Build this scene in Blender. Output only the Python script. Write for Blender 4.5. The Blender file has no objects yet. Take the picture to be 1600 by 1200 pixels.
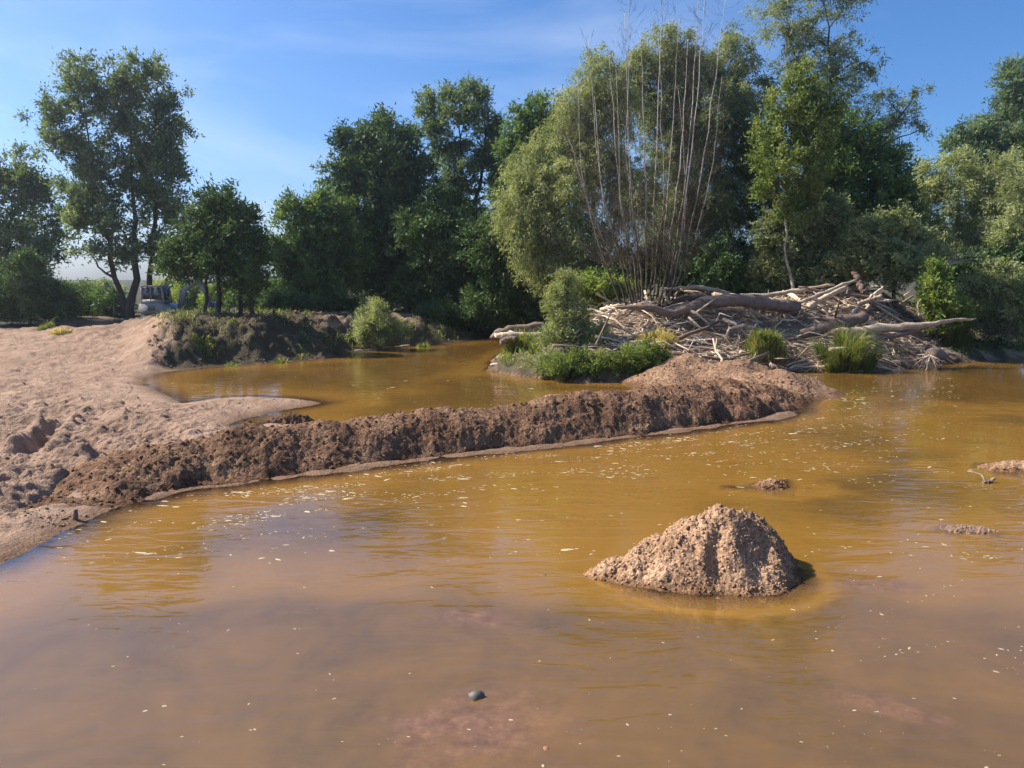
import bpy, math, random
import numpy as np
from mathutils import Vector, Matrix

random.seed(7)
rng = np.random.default_rng(11)
R = math.radians

# ------------------------------------------------------------------ camera, sky, sun, exposure
H = 3.5                      # eye height above the water
FPX = 1210.0                 # focal length in pixels of the 1600 px wide photograph
PITCH = math.atan2(163.0, FPX)
sc = bpy.context.scene
cam_d = bpy.data.cameras.new('camera')
cam_d.sensor_width = 36.0
cam_d.lens = 36.0 * FPX / 1600.0
cam_d.clip_start = 0.1
cam_d.clip_end = 4000.0
cam = bpy.data.objects.new('camera', cam_d)
sc.collection.objects.link(cam)
cam.location = (0, 0, H)
cam.rotation_euler = (R(90) - PITCH, 0, 0)
sc.camera = cam

SUN_AZ = R(-75.0)            # measured from the view direction, negative to the left
SUN_EL = R(43.0)
world = bpy.data.worlds.new('World')
sc.world = world
world.use_nodes = True
wn = world.node_tree
wn.nodes.clear()
w_out = wn.nodes.new('ShaderNodeOutputWorld')
w_bg = wn.nodes.new('ShaderNodeBackground')
w_sky = wn.nodes.new('ShaderNodeTexSky')
w_sky.sky_type = 'NISHITA'
w_sky.sun_disc = False
w_sky.sun_elevation = SUN_EL
w_sky.sun_rotation = SUN_AZ
w_sky.altitude = 0.0
w_sky.air_density = 0.8
w_sky.dust_density = 1.5
w_sky.ozone_density = 8.0
w_bg.inputs['Strength'].default_value = 0.11
w_hs = wn.nodes.new('ShaderNodeHueSaturation')
w_hs.inputs['Saturation'].default_value = 1.12
wn.links.new(w_sky.outputs[0], w_hs.inputs['Color'])
w_tc = wn.nodes.new('ShaderNodeTexCoord')
w_mp = wn.nodes.new('ShaderNodeMapping'); w_mp.inputs['Scale'].default_value = (1.6, 1.6, 5.0); w_mp.inputs['Rotation'].default_value = (0.2, 0.35, 0.0)
w_nz = wn.nodes.new('ShaderNodeTexNoise'); w_nz.inputs['Scale'].default_value = 1.1; w_nz.inputs['Detail'].default_value = 7; w_nz.inputs['Roughness'].default_value = 0.55; w_nz.inputs['Distortion'].default_value = 0.8
w_rp = wn.nodes.new('ShaderNodeMapRange'); w_rp.inputs['From Min'].default_value = 0.5; w_rp.inputs['From Max'].default_value = 0.8; w_rp.inputs['To Max'].default_value = 0.22
w_mx = wn.nodes.new('ShaderNodeMix'); w_mx.data_type = 'RGBA'; w_mx.inputs[7].default_value = (7.5, 7.8, 8.2, 1)   # thin cirrus
wn.links.new(w_tc.outputs['Generated'], w_mp.inputs['Vector']); wn.links.new(w_mp.outputs[0], w_nz.inputs['Vector'])
wn.links.new(w_nz.outputs['Fac'], w_rp.inputs['Value']); wn.links.new(w_rp.outputs[0], w_mx.inputs[0])
wn.links.new(w_hs.outputs[0], w_mx.inputs[6])
wn.links.new(w_mx.outputs[2], w_bg.inputs['Color'])
wn.links.new(w_bg.outputs[0], w_out.inputs['Surface'])

to_sun = Vector((math.sin(SUN_AZ) * math.cos(SUN_EL), math.cos(SUN_AZ) * math.cos(SUN_EL), math.sin(SUN_EL)))
sun_d = bpy.data.lights.new('sun', 'SUN')
sun_d.energy = 5.0
sun_d.angle = R(0.6)
sun_d.color = (1.0, 0.94, 0.85)
sun = bpy.data.objects.new('sun', sun_d)
sc.collection.objects.link(sun)
sun.rotation_euler = to_sun.to_track_quat('Z', 'Y').to_euler()
sun.location = (-40, 30, 60)

sc.view_settings.view_transform = 'Standard'
sc.view_settings.look = 'None'
sc.view_settings.exposure = 0.8
sc.view_settings.gamma = 1.0
sc.view_settings.use_curve_mapping = False
sc.render.engine = 'CYCLES'
sc.cycles.use_denoising = True
sc.cycles.use_adaptive_sampling = True
sc.cycles.adaptive_threshold = 0.035
sc.cycles.max_bounces = 6
sc.cycles.diffuse_bounces = 4
sc.cycles.glossy_bounces = 2
sc.cycles.transmission_bounces = 4
sc.cycles.transparent_max_bounces = 8
sc.cycles.caustics_reflective = False
sc.cycles.caustics_refractive = False
sc.cycles.sample_clamp_indirect = 6.0

# ------------------------------------------------------------------ photograph measurements -> metres
_c, _s = math.cos(PITCH), math.sin(PITCH)
def ray(u, v):
    a = (u - 800.0) / FPX; b = (v - 600.0) / FPX
    return a, _c - b * _s, -_s - b * _c
def P(u, v, z=0.0):
    dx, dy, dz = ray(u, v)
    t = (z - H) / dz
    return np.array((dx * t, dy * t, z))
def PD(u, v, Y):
    dx, dy, dz = ray(u, v)
    t = Y / dy
    return np.array((dx * t, Y, H + dz * t))
def px(Y):                   # metres that one photograph pixel spans at distance Y
    return Y / FPX

# ------------------------------------------------------------------ noise
def _h(ix, iy, iz, seed):
    h = (ix.astype(np.int64) * 374761393 + iy.astype(np.int64) * 668265263 + iz.astype(np.int64) * 2147483647 + seed * 974634777) & 0xffffffff
    h = ((h ^ (h >> 13)) * 1274126177) & 0xffffffff
    h = ((h ^ (h >> 16)) * 2246822519) & 0xffffffff
    return ((h ^ (h >> 15)) & 0xffffff) / float(0xffffff)
def noise2(x, y, seed=0):
    x = np.asarray(x, float); y = np.asarray(y, float)
    ix = np.floor(x); iy = np.floor(y)
    fx = x - ix; fy = y - iy
    z = np.zeros_like(ix)
    def g(ox, oy):
        a = _h(ix + ox, iy + oy, z, seed) * (2 * math.pi)
        return np.cos(a) * (fx - ox) + np.sin(a) * (fy - oy)
    ux = fx * fx * fx * (fx * (fx * 6 - 15) + 10); uy = fy * fy * fy * (fy * (fy * 6 - 15) + 10)
    a = g(0, 0) * (1 - ux) + g(1, 0) * ux
    b = g(0, 1) * (1 - ux) + g(1, 1) * ux
    return (a * (1 - uy) + b * uy) * 1.5
def fbm(x, y, octv=4, seed=0, gain=0.5):
    s = 0; a = 1.0; f = 1.0
    for k in range(octv):
        s = s + a * noise2(x * f + 17.3 * k, y * f - 9.1 * k, seed + k)
        a *= gain; f *= 2.03
    return s
def billow(x, y, octv=4, seed=0, gain=0.55):
    s = 0; a = 1.0; f = 1.0
    for k in range(octv):
        s = s + a * (2.6 * np.abs(noise2(x * f + 3.7 * k, y * f + 8.9 * k, seed + k)) - 0.55)
        a *= gain; f *= 2.1
    return s * 0.5
def ss(a, b, x):
    t = np.clip((x - a) / (b - a), 0, 1)
    return t * t * (3 - 2 * t)
def seg_dist(x, y, pts):
    """distance to a polyline, and the arc parameter (index + fraction) of the closest point"""
    best = np.full(np.shape(x), 1e9); par = np.zeros(np.shape(x))
    for i in range(len(pts) - 1):
        ax, ay = pts[i][0], pts[i][1]; bx, by = pts[i + 1][0], pts[i + 1][1]
        dx, dy = bx - ax, by - ay
        t = np.clip(((x - ax) * dx + (y - ay) * dy) / (dx * dx + dy * dy + 1e-12), 0, 1)
        d = np.hypot(x - ax - t * dx, y - ay - t * dy)
        m = d < best
        best = np.where(m, d, best); par = np.where(m, i + t, par)
    return best, par
def poly_sd(x, y, poly):
    d, _ = seg_dist(x, y, list(poly) + [poly[0]])
    inside = np.zeros(np.shape(x), bool)
    n = len(poly)
    for i in range(n):
        ax, ay = poly[i][:2]; bx, by = poly[(i + 1) % n][:2]
        if ay == by: continue
        c = ((ay > y) != (by > y)) & (x < (bx - ax) * (y - ay) / (by - ay) + ax)
        inside ^= c
    return np.where(inside, d, -d)

# ------------------------------------------------------------------ mesh helpers
def mesh_from(name, V, F, mat=None, smooth=False, attrs=None):
    V = np.ascontiguousarray(V, dtype=np.float32).reshape(-1, 3)
    if isinstance(F, np.ndarray): F = [F]
    F = [f for f in F if len(f)]
    me = bpy.data.meshes.new(name)
    me.vertices.add(len(V)); me.vertices.foreach_set('co', V.ravel())
    loops = np.concatenate([np.asarray(f, np.int32).ravel() for f in F])
    tot = np.concatenate([np.full(len(f), np.asarray(f).shape[1], np.int32) for f in F])
    start = np.concatenate(([0], np.cumsum(tot)[:-1])).astype(np.int32)
    me.loops.add(len(loops)); me.loops.foreach_set('vertex_index', loops)
    me.polygons.add(len(tot)); me.polygons.foreach_set('loop_start', start); me.polygons.foreach_set('loop_total', tot)
    if smooth: me.polygons.foreach_set('use_smooth', np.ones(len(tot), bool))
    if attrs:
        for k, (dom, val) in attrs.items():
            at = me.attributes.new(k, 'FLOAT', dom)
            at.data.foreach_set('value', np.asarray(val, np.float32))
    me.update(calc_edges=True)
    if mat: me.materials.append(mat)
    return me
def link(name, me, parent=None, **props):
    o = bpy.data.objects.new(name, me)
    sc.collection.objects.link(o)
    if parent is not None: o.parent = parent
    for k, v in props.items(): o[k] = v
    return o
def build(name, V, F, mat, parent=None, smooth=False, attrs=None, **props):
    return link(name, mesh_from(name, V, F, mat, smooth, attrs), parent, **props)
def empty(name, loc, label, category, group=None):
    o = bpy.data.objects.new(name, None); sc.collection.objects.link(o)
    o.location = loc; o.empty_display_size = 0.3
    o['label'] = label; o['category'] = category
    if group: o['group'] = group
    return o
def grid_faces(n, m):
    i = np.arange(n - 1)[:, None] * m + np.arange(m - 1)[None, :]
    return np.stack([i, i + 1, i + m + 1, i + m], -1).reshape(-1, 4)
def tube(pts, rad, sides=6, rough=0.0, seed=0):
    """one tapered tube along a polyline, ends closed"""
    pts = np.asarray(pts, float); rad = np.asarray(rad, float)
    n = len(pts)
    tang = np.gradient(pts, axis=0)
    tang /= np.linalg.norm(tang, axis=1)[:, None] + 1e-9
    ref = np.array((0.13, 0.21, 1.0)) if abs(tang[0][2]) < 0.8 else np.array((1.0, 0.2, 0.1))
    a = np.cross(tang, ref); a /= np.linalg.norm(a, axis=1)[:, None] + 1e-9
    b = np.cross(tang, a)
    ang = np.linspace(0, 2 * math.pi, sides, endpoint=False)
    rr = rad[:, None] * np.ones((1, sides))
    if rough:
        rg = np.random.default_rng(seed)
        rr = rr * (1 + rough * rg.standard_normal((n, sides)) * 0.6)
    V = pts[:, None, :] + rr[..., None] * (np.cos(ang)[None, :, None] * a[:, None, :] + np.sin(ang)[None, :, None] * b[:, None, :])
    V = V.reshape(-1, 3)
    i = np.arange(n - 1)[:, None] * sides; j = np.arange(sides)[None, :]; k = (j + 1) % sides
    F = np.stack([i + j, i + k, i + sides + k, i + sides + j], -1).reshape(-1, 4)
    V = np.vstack([V, pts[0], pts[-1]])
    c0 = n * sides; c1 = c0 + 1
    j = np.arange(sides); k = (j + 1) % sides
    T = np.concatenate([np.stack([k, j, np.full(sides, c0)], -1), np.stack([(n - 1) * sides + j, (n - 1) * sides + k, np.full(sides, c1)], -1)])
    return V, [F, T]
class Soup:
    def __init__(self): self.V = []; self.Q = []; self.T = []; self.n = 0
    def add(self, V, F):
        if isinstance(F, np.ndarray): F = [F]
        for f in F:
            (self.Q if f.shape[1] == 4 else self.T).append(np.asarray(f) + self.n)
        self.V.append(np.asarray(V)); self.n += len(V)
    def tube(self, *a, **k): self.add(*tube(*a, **k))
    def box(self, c, s, rot=None, bev=0.0):
        x, y, z = [q / 2 for q in s]
        if bev:
            # chamfered box: 24 vertices
            V = []; 
            for sx in (-1, 1):
                for sy in (-1, 1):
                    for sz in (-1, 1):
                        V += [(sx * x, sy * (y - bev), sz * (z - bev)), (sx * (x - bev), sy * y, sz * (z - bev)), (sx * (x - bev), sy * (y - bev), sz * z)]
            V = np.array(V)
            def id(sx, sy, sz, k): return (((sx > 0) * 4 + (sy > 0) * 2 + (sz > 0)) * 3 + k)
            Q = []; T = []
            for s_ in (-1, 1):
                Q.append([id(s_, -1, -1, 0), id(s_, 1, -1, 0), id(s_, 1, 1, 0), id(s_, -1, 1, 0)][::s_])
                Q.append([id(-1, s_, -1, 1), id(-1, s_, 1, 1), id(1, s_, 1, 1), id(1, s_, -1, 1)][::s_])
                Q.append([id(-1, -1, s_, 2), id(1, -1, s_, 2), id(1, 1, s_, 2), id(-1, 1, s_, 2)][::s_])
            for a_ in (-1, 1):
                for b_ in (-1, 1):
                    Q.append([id(a_, b_, -1, 0), id(a_, b_, 1, 0), id(a_, b_, 1, 1), id(a_, b_, -1, 1)])
                    Q.append([id(a_, -1, b_, 0), id(a_, 1, b_, 0), id(a_, 1, b_, 2), id(a_, -1, b_, 2)])
                    Q.append([id(-1, a_, b_, 1), id(1, a_, b_, 1), id(1, a_, b_, 2), id(-1, a_, b_, 2)])
                    for c_ in (-1, 1): T.append([id(a_, b_, c_, 0), id(a_, b_, c_, 1), id(a_, b_, c_, 2)])
            F = [np.array(Q), np.array(T)]
        else:
            V = np.array([(sx * x, sy * y, sz * z) for sx in (-1, 1) for sy in (-1, 1) for sz in (-1, 1)])
            F = [np.array([(0, 1, 3, 2), (4, 6, 7, 5), (0, 4, 5, 1), (2, 3, 7, 6), (0, 2, 6, 4), (1, 5, 7, 3)])]
        if rot is not None: V = V @ np.array(rot).T
        self.add(V + np.array(c), F)
    def prism(self, poly, y0, y1):
        """side outline in x,z extruded along y"""
        n = len(poly)
        V = np.array([(a, y0, b) for a, b in poly] + [(a, y1, b) for a, b in poly])
        Q = np.array([(i, (i + 1) % n, n + (i + 1) % n, n + i) for i in range(n)])
        c = np.array(poly).mean(0)
        V = np.vstack([V, (c[0], y0, c[1]), (c[0], y1, c[1])])
        T = np.array([((i + 1) % n, i, 2 * n) for i in range(n)] + [(n + i, n + (i + 1) % n, 2 * n + 1) for i in range(n)])
        self.add(V, [Q, T])
    def done(self, name, mat, parent=None, smooth=False, attrs=None, **props):
        F = []
        if self.Q: F.append(np.concatenate(self.Q))
        if self.T: F.append(np.concatenate(self.T))
        return build(name, np.concatenate(self.V), F, mat, parent, smooth, attrs, **props)
def twig_batch(P0, P1, P2, r0, r1, r2):
    """many 3-sided bent twigs at once"""
    N = len(P0)
    d = P2 - P0; d /= np.linalg.norm(d, axis=1)[:, None] + 1e-9
    ref = np.where(np.abs(d[:, 2:3]) > 0.8, np.array([[1.0, 0.1, 0.2]]), np.array([[0.1, 0.2, 1.0]]))
    a = np.cross(d, ref); a /= np.linalg.norm(a, axis=1)[:, None] + 1e-9
    b = np.cross(d, a)
    V = np.zeros((N, 3, 3, 3))
    for i, (p, r) in enumerate(((P0, r0), (P1, r1), (P2, r2))):
        r = np.broadcast_to(np.asarray(r, float), (N,))[:, None]
        for j in range(3):
            t = 2.0944 * j
            V[:, i, j] = p + r * (math.cos(t) * a + math.sin(t) * b)
    base = np.arange(N)[:, None, None] * 9
    i = np.arange(2)[None, :, None] * 3; j = np.arange(3)[None, None, :]; k = (j + 1) % 3
    F = np.stack([base + i + j, base + i + k, base + i + 3 + k, base + i + 3 + j], -1).reshape(-1, 4)
    return V.reshape(-1, 3), F

# ------------------------------------------------------------------ materials
def new_mat(name):
    m = bpy.data.materials.new(name); m.use_nodes = True
    nt = m.node_tree; nt.nodes.clear()
    o = nt.nodes.new('ShaderNodeOutputMaterial')
    return m, nt, o
def N(nt, kind, **kw):
    n = nt.nodes.new('ShaderNode' + kind)
    for k, v in kw.items():
        if k in n.inputs: n.inputs[k].default_value = v
        else: setattr(n, k, v)
    return n
def ramp(nt, fac, stops):
    r = nt.nodes.new('ShaderNodeValToRGB')
    el = r.color_ramp.elements
    while len(el) < len(stops): el.new(0.5)
    for e, (p, c) in zip(el, stops):
        e.position = p; e.color = (c[0], c[1], c[2], 1)
    nt.links.new(fac, r.inputs['Fac'])
    return r.outputs['Color']
def mixc(nt, fac, a, b, blend='MIX'):
    m = nt.nodes.new('ShaderNodeMix'); m.data_type = 'RGBA'; m.blend_type = blend
    L = nt.links
    if hasattr(fac, 'is_output'): L.new(fac, m.inputs[0])
    else: m.inputs[0].default_value = fac
    for s, x in ((6, a), (7, b)):
        if hasattr(x, 'is_output'): L.new(x, m.inputs[s])
        else: m.inputs[s].default_value = (x[0], x[1], x[2], 1)
    return m.outputs[2]
def math_n(nt, op, a, b=None, c=None):
    m = nt.nodes.new('ShaderNodeMath'); m.operation = op
    for i, x in enumerate((a, b, c)):
        if x is None: continue
        if hasattr(x, 'is_output'): nt.links.new(x, m.inputs[i])
        else: m.inputs[i].default_value = x
    return m.outputs[0]
def pos(nt): return nt.nodes.new('ShaderNodeNewGeometry').outputs['Position']
def tex_noise(nt, scale, detail=6, rough=0.6, vec=None, dist=0.0):
    n = N(nt, 'TexNoise', Scale=scale, Detail=detail, Roughness=rough, Distortion=dist)
    nt.links.new(vec if vec is not None else pos(nt), n.inputs['Vector'])
    return n.outputs['Fac']

def soil_material(name, stops, grain=55.0, bump=0.02, veg_shade=False, rough=0.95):
    m, nt, o = new_mat(name); L = nt.links
    stops = [(p_, tuple(0.92 * q for q in c)) for p_, c in stops]
    n1 = tex_noise(nt, 1.3, 6, 0.62)
    n2 = tex_noise(nt, grain, 4, 0.75)
    f = math_n(nt, 'ADD', math_n(nt, 'MULTIPLY', n1, 0.55), math_n(nt, 'MULTIPLY', n2, 0.45))
    col = ramp(nt, f, stops)
    if veg_shade:
        a = N(nt, 'Attribute', attribute_name='veg_shade')
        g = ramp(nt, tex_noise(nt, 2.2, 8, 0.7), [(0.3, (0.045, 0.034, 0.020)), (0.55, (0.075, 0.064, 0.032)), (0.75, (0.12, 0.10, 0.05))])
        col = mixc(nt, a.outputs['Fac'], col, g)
        w = N(nt, 'Attribute', attribute_name='wet')
        col = mixc(nt, w.outputs['Fac'], col, mixc(nt, 1.0, col, (0.62, 0.56, 0.5), 'MULTIPLY'))
    else:
        sx = N(nt, 'SeparateXYZ'); L.new(pos(nt), sx.inputs[0])
        wz = math_n(nt, 'ADD', sx.outputs['Z'], math_n(nt, 'MULTIPLY', math_n(nt, 'SUBTRACT', n1, 0.5), 0.16))
        mr = N(nt, 'MapRange'); mr.inputs['From Min'].default_value = 0.02; mr.inputs['From Max'].default_value = 0.13
        mr.inputs['To Min'].default_value = 1.0; mr.inputs['To Max'].default_value = 0.0; L.new(wz, mr.inputs['Value'])
        col = mixc(nt, mr.outputs[0], col, mixc(nt, 1.0, col, (0.60, 0.52, 0.45), 'MULTIPLY'))    # waterlogged foot of the heap
    v = N(nt, 'TexVoronoi', Scale=grain * 0.55); L.new(pos(nt), v.inputs['Vector'])
    hgt = math_n(nt, 'ADD', math_n(nt, 'MULTIPLY', n2, 0.7), math_n(nt, 'MULTIPLY', math_n(nt, 'SUBTRACT', 1.0, v.outputs['Distance']), 0.6))
    if not veg_shade:
        sp = N(nt, 'SeparateColor'); L.new(v.outputs['Color'], sp.inputs[0])
        g_ = N(nt, 'MapRange'); g_.inputs['To Min'].default_value = 0.62; g_.inputs['To Max'].default_value = 1.38; L.new(sp.outputs[0], g_.inputs['Value'])
        cb = N(nt, 'CombineColor')
        for q_ in range(3): L.new(g_.outputs[0], cb.inputs[q_])
        col = mixc(nt, 1.0, col, cb.outputs[0], 'MULTIPLY')
    b = N(nt, 'Bump', Strength=0.9, Distance=bump); L.new(hgt, b.inputs['Height'])
    if veg_shade:
        b2 = N(nt, 'Bump', Strength=1.0, Distance=0.07); L.new(tex_noise(nt, 5.5, 5, 0.65), b2.inputs['Height']); L.new(b2.outputs[0], b.inputs['Normal'])
    p = N(nt, 'BsdfPrincipled', Roughness=rough); p.inputs['Specular IOR Level'].default_value = 0.2
    L.new(col, p.inputs['Base Color']); L.new(b.outputs[0], p.inputs['Normal']); L.new(p.outputs[0], o.inputs['Surface'])
    return m
M = {}
M['sand'] = soil_material('river_sand', [(0.3, (0.20, 0.122, 0.078)), (0.5, (0.35, 0.225, 0.15)), (0.68, (0.50, 0.345, 0.24))], 38.0, 0.03, veg_shade=True)
M['gravel'] = soil_material('wet_gravel', [(0.32, (0.085, 0.043, 0.022)), (0.5, (0.19, 0.102, 0.056)), (0.66, (0.38, 0.228, 0.13))], 42.0, 0.03)
M['heap'] = soil_material('heap_gravel', [(0.32, (0.185, 0.105, 0.056)), (0.5, (0.405, 0.245, 0.142)), (0.66, (0.63, 0.42, 0.26))], 60.0, 0.012)
M['hump'] = soil_material('tan_gravel', [(0.3, (0.14, 0.078, 0.044)), (0.5, (0.26, 0.152, 0.088)), (0.68, (0.38, 0.235, 0.145))], 30.0, 0.03)
M['clod'] = soil_material('gravel_clods', [(0.3, (0.12, 0.075, 0.048)), (0.5, (0.25, 0.165, 0.11)), (0.68, (0.48, 0.36, 0.26))], 9.0, 0.01)

def leaf_material(name, dark, mid, light, trans=0.35, tcol=None, rough=0.6, spec=0.2):
    m, nt, o = new_mat(name); L = nt.links
    dark, mid, light = [tuple((2.4 if ('dark' in name or 'grass' in name) else 2.5) * q for q in c) for c in (dark, mid, light)]
    a = N(nt, 'Attribute', attribute_name='tint')
    col = ramp(nt, a.outputs['Fac'], [(0.0, dark), (0.5, mid), (1.0, light)])
    p = N(nt, 'BsdfPrincipled', Roughness=rough); p.inputs['Specular IOR Level'].default_value = spec
    L.new(col, p.inputs['Base Color'])
    t = N(nt, 'BsdfTranslucent')
    L.new(mixc(nt, 1.0, col, tcol or (1.25, 1.2, 0.5), 'MULTIPLY'), t.inputs['Color'])
    mx = N(nt, 'MixShader'); mx.inputs[0].default_value = trans
    L.new(p.outputs[0], mx.inputs[1]); L.new(t.outputs[0], mx.inputs[2]); L.new(mx.outputs[0], o.inputs['Surface'])
    return m
M['leaf_poplar'] = leaf_material('poplar_leaves', (0.035, 0.055, 0.025), (0.06, 0.085, 0.04), (0.10, 0.125, 0.07), 0.38)
M['leaf_dark'] = leaf_material('dark_leaves', (0.022, 0.040, 0.014), (0.038, 0.064, 0.022), (0.065, 0.095, 0.032), 0.22)
M['leaf_mid'] = leaf_material('maple_leaves', (0.03, 0.055, 0.016), (0.052, 0.082, 0.025), (0.085, 0.12, 0.038), 0.38)
M['leaf_willow'] = leaf_material('willow_leaves', (0.085, 0.098, 0.044), (0.122, 0.138, 0.066), (0.178, 0.19, 0.102), 0.42)
M['leaf_sage'] = leaf_material('sage_leaves', (0.06, 0.075, 0.036), (0.10, 0.118, 0.06), (0.15, 0.165, 0.092), 0.38)
M['leaf_bright'] = leaf_material('bright_leaves', (0.06, 0.085, 0.02), (0.095, 0.125, 0.032), (0.145, 0.17, 0.055), 0.45)
M['leaf_fresh'] = leaf_material('fresh_leaves', (0.04, 0.06, 0.018), (0.07, 0.092, 0.026), (0.11, 0.13, 0.042), 0.42)
M['grass'] = leaf_material('grass_blades', (0.05, 0.075, 0.018), (0.10, 0.118, 0.036), (0.19, 0.175, 0.07), 0.45)
M['straw'] = leaf_material('dry_grass', (0.16, 0.13, 0.05), (0.26, 0.22, 0.09), (0.34, 0.29, 0.14), 0.35)

def wood_material(name, stops, sx=3.0, rough=0.85, bump=0.03):
    m, nt, o = new_mat(name); L = nt.links
    g = N(nt, 'NewGeometry'); oi = N(nt, 'ObjectInfo')
    mp = N(nt, 'Mapping'); tc = N(nt, 'TexCoord')
    n1 = tex_noise(nt, 4.0, 6, 0.7)
    n2 = tex_noise(nt, 28.0, 4, 0.7)
    f = math_n(nt, 'ADD', math_n(nt, 'MULTIPLY', n1, 0.6), math_n(nt, 'MULTIPLY', n2, 0.4))
    f = math_n(nt, 'ADD', f, math_n(nt, 'MULTIPLY', math_n(nt, 'SUBTRACT', oi.outputs['Random'], 0.5), 0.22))
    a = N(nt, 'Attribute', attribute_name='tint')
    f = math_n(nt, 'ADD', f, math_n(nt, 'MULTIPLY', a.outputs['Fac'], 0.25))
    b = N(nt, 'Bump', Strength=0.8, Distance=bump); L.new(n2, b.inputs['Height'])
    p = N(nt, 'BsdfPrincipled', Roughness=rough); p.inputs['Specular IOR Level'].default_value = 0.2
    L.new(ramp(nt, f, stops), p.inputs['Base Color']); L.new(b.outputs[0], p.inputs['Normal']); L.new(p.outputs[0], o.inputs['Surface'])
    return m
M['bark'] = wood_material('grey_bark', [(0.3, (0.035, 0.030, 0.022)), (0.6, (0.085, 0.072, 0.055)), (0.8, (0.14, 0.12, 0.095))])
M['pale_bark'] = wood_material('pale_dead_bark', [(0.3, (0.20, 0.155, 0.115)), (0.5, (0.43, 0.36, 0.28)), (0.75, (0.64, 0.58, 0.49))])
M['twig'] = wood_material('twig_bark', [(0.3, (0.06, 0.042, 0.03)), (0.6, (0.15, 0.11, 0.08)), (0.8, (0.25, 0.2, 0.15))])
M['drift'] = wood_material('driftwood', [(0.25, (0.20, 0.13, 0.08)), (0.44, (0.52, 0.39, 0.26)), (0.70, (0.82, 0.69, 0.52))])
M['drift_dark'] = wood_material('brown_driftwood', [(0.3, (0.10, 0.06, 0.043)), (0.55, (0.24, 0.165, 0.12)), (0.8, (0.42, 0.32, 0.25))])

def stem_material():
    m, nt, o = new_mat('bare_stem_bark'); L = nt.links
    sx = N(nt, 'SeparateXYZ'); L.new(pos(nt), sx.inputs[0])
    n2 = tex_noise(nt, 9.0, 6, 0.7)
    f = math_n(nt, 'ADD', math_n(nt, 'MULTIPLY', sx.outputs['Z'], 0.085), math_n(nt, 'MULTIPLY', math_n(nt, 'SUBTRACT', n2, 0.5), 0.7))
    col = ramp(nt, f, [(0.22, (0.075, 0.055, 0.04)), (0.45, (0.23, 0.185, 0.135)), (0.62, (0.42, 0.375, 0.295)), (0.9, (0.54, 0.50, 0.41))])  # brown foot: older bark, plus the shade at the base put into colour
    p = N(nt, 'BsdfPrincipled', Roughness=0.85); p.inputs['Specular IOR Level'].default_value = 0.2
    L.new(col, p.inputs['Base Color']); L.new(p.outputs[0], o.inputs['Surface'])
    return m
M['stem_bark'] = stem_material()
def plain(name, col, rough=0.5, metal=0.0, noise=0.25, scale=6.0, spec=0.5):
    m, nt, o = new_mat(name); L = nt.links
    n = tex_noise(nt, scale, 5, 0.65)
    c = ramp(nt, n, [(0.3, tuple(q * (1 - noise) for q in col)), (0.7, tuple(min(1, q * (1 + noise)) for q in col))])
    p = N(nt, 'BsdfPrincipled', Roughness=rough, Metallic=metal); p.inputs['Specular IOR Level'].default_value = spec
    L.new(c, p.inputs['Base Color']); L.new(p.outputs[0], o.inputs['Surface'])
    return m
M['foam'] = plain('foam_flecks', (0.46, 0.39, 0.25), 0.8, 0, 0.2, 20)
M['paint'] = plain('grey_machine_paint', (0.24, 0.24, 0.235), 0.45, 0, 0.12)
M['paint_dark'] = plain('dark_machine_paint', (0.10, 0.10, 0.105), 0.5, 0, 0.2)
M['rubber'] = plain('track_rubber', (0.035, 0.033, 0.03), 0.8, 0, 0.3)
M['steel'] = plain('ram_steel', (0.55, 0.55, 0.56), 0.25, 1.0, 0.1)
M['pane'] = plain('cab_glass', (0.05, 0.06, 0.065), 0.06, 0, 0.1, spec=0.9)
M['stone'] = plain('wet_stone', (0.10, 0.085, 0.07), 0.6, 0, 0.4, 12)
M['redstone'] = plain('red_brick_stone', (0.33, 0.15, 0.085), 0.8, 0, 0.3, 14)

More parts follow.
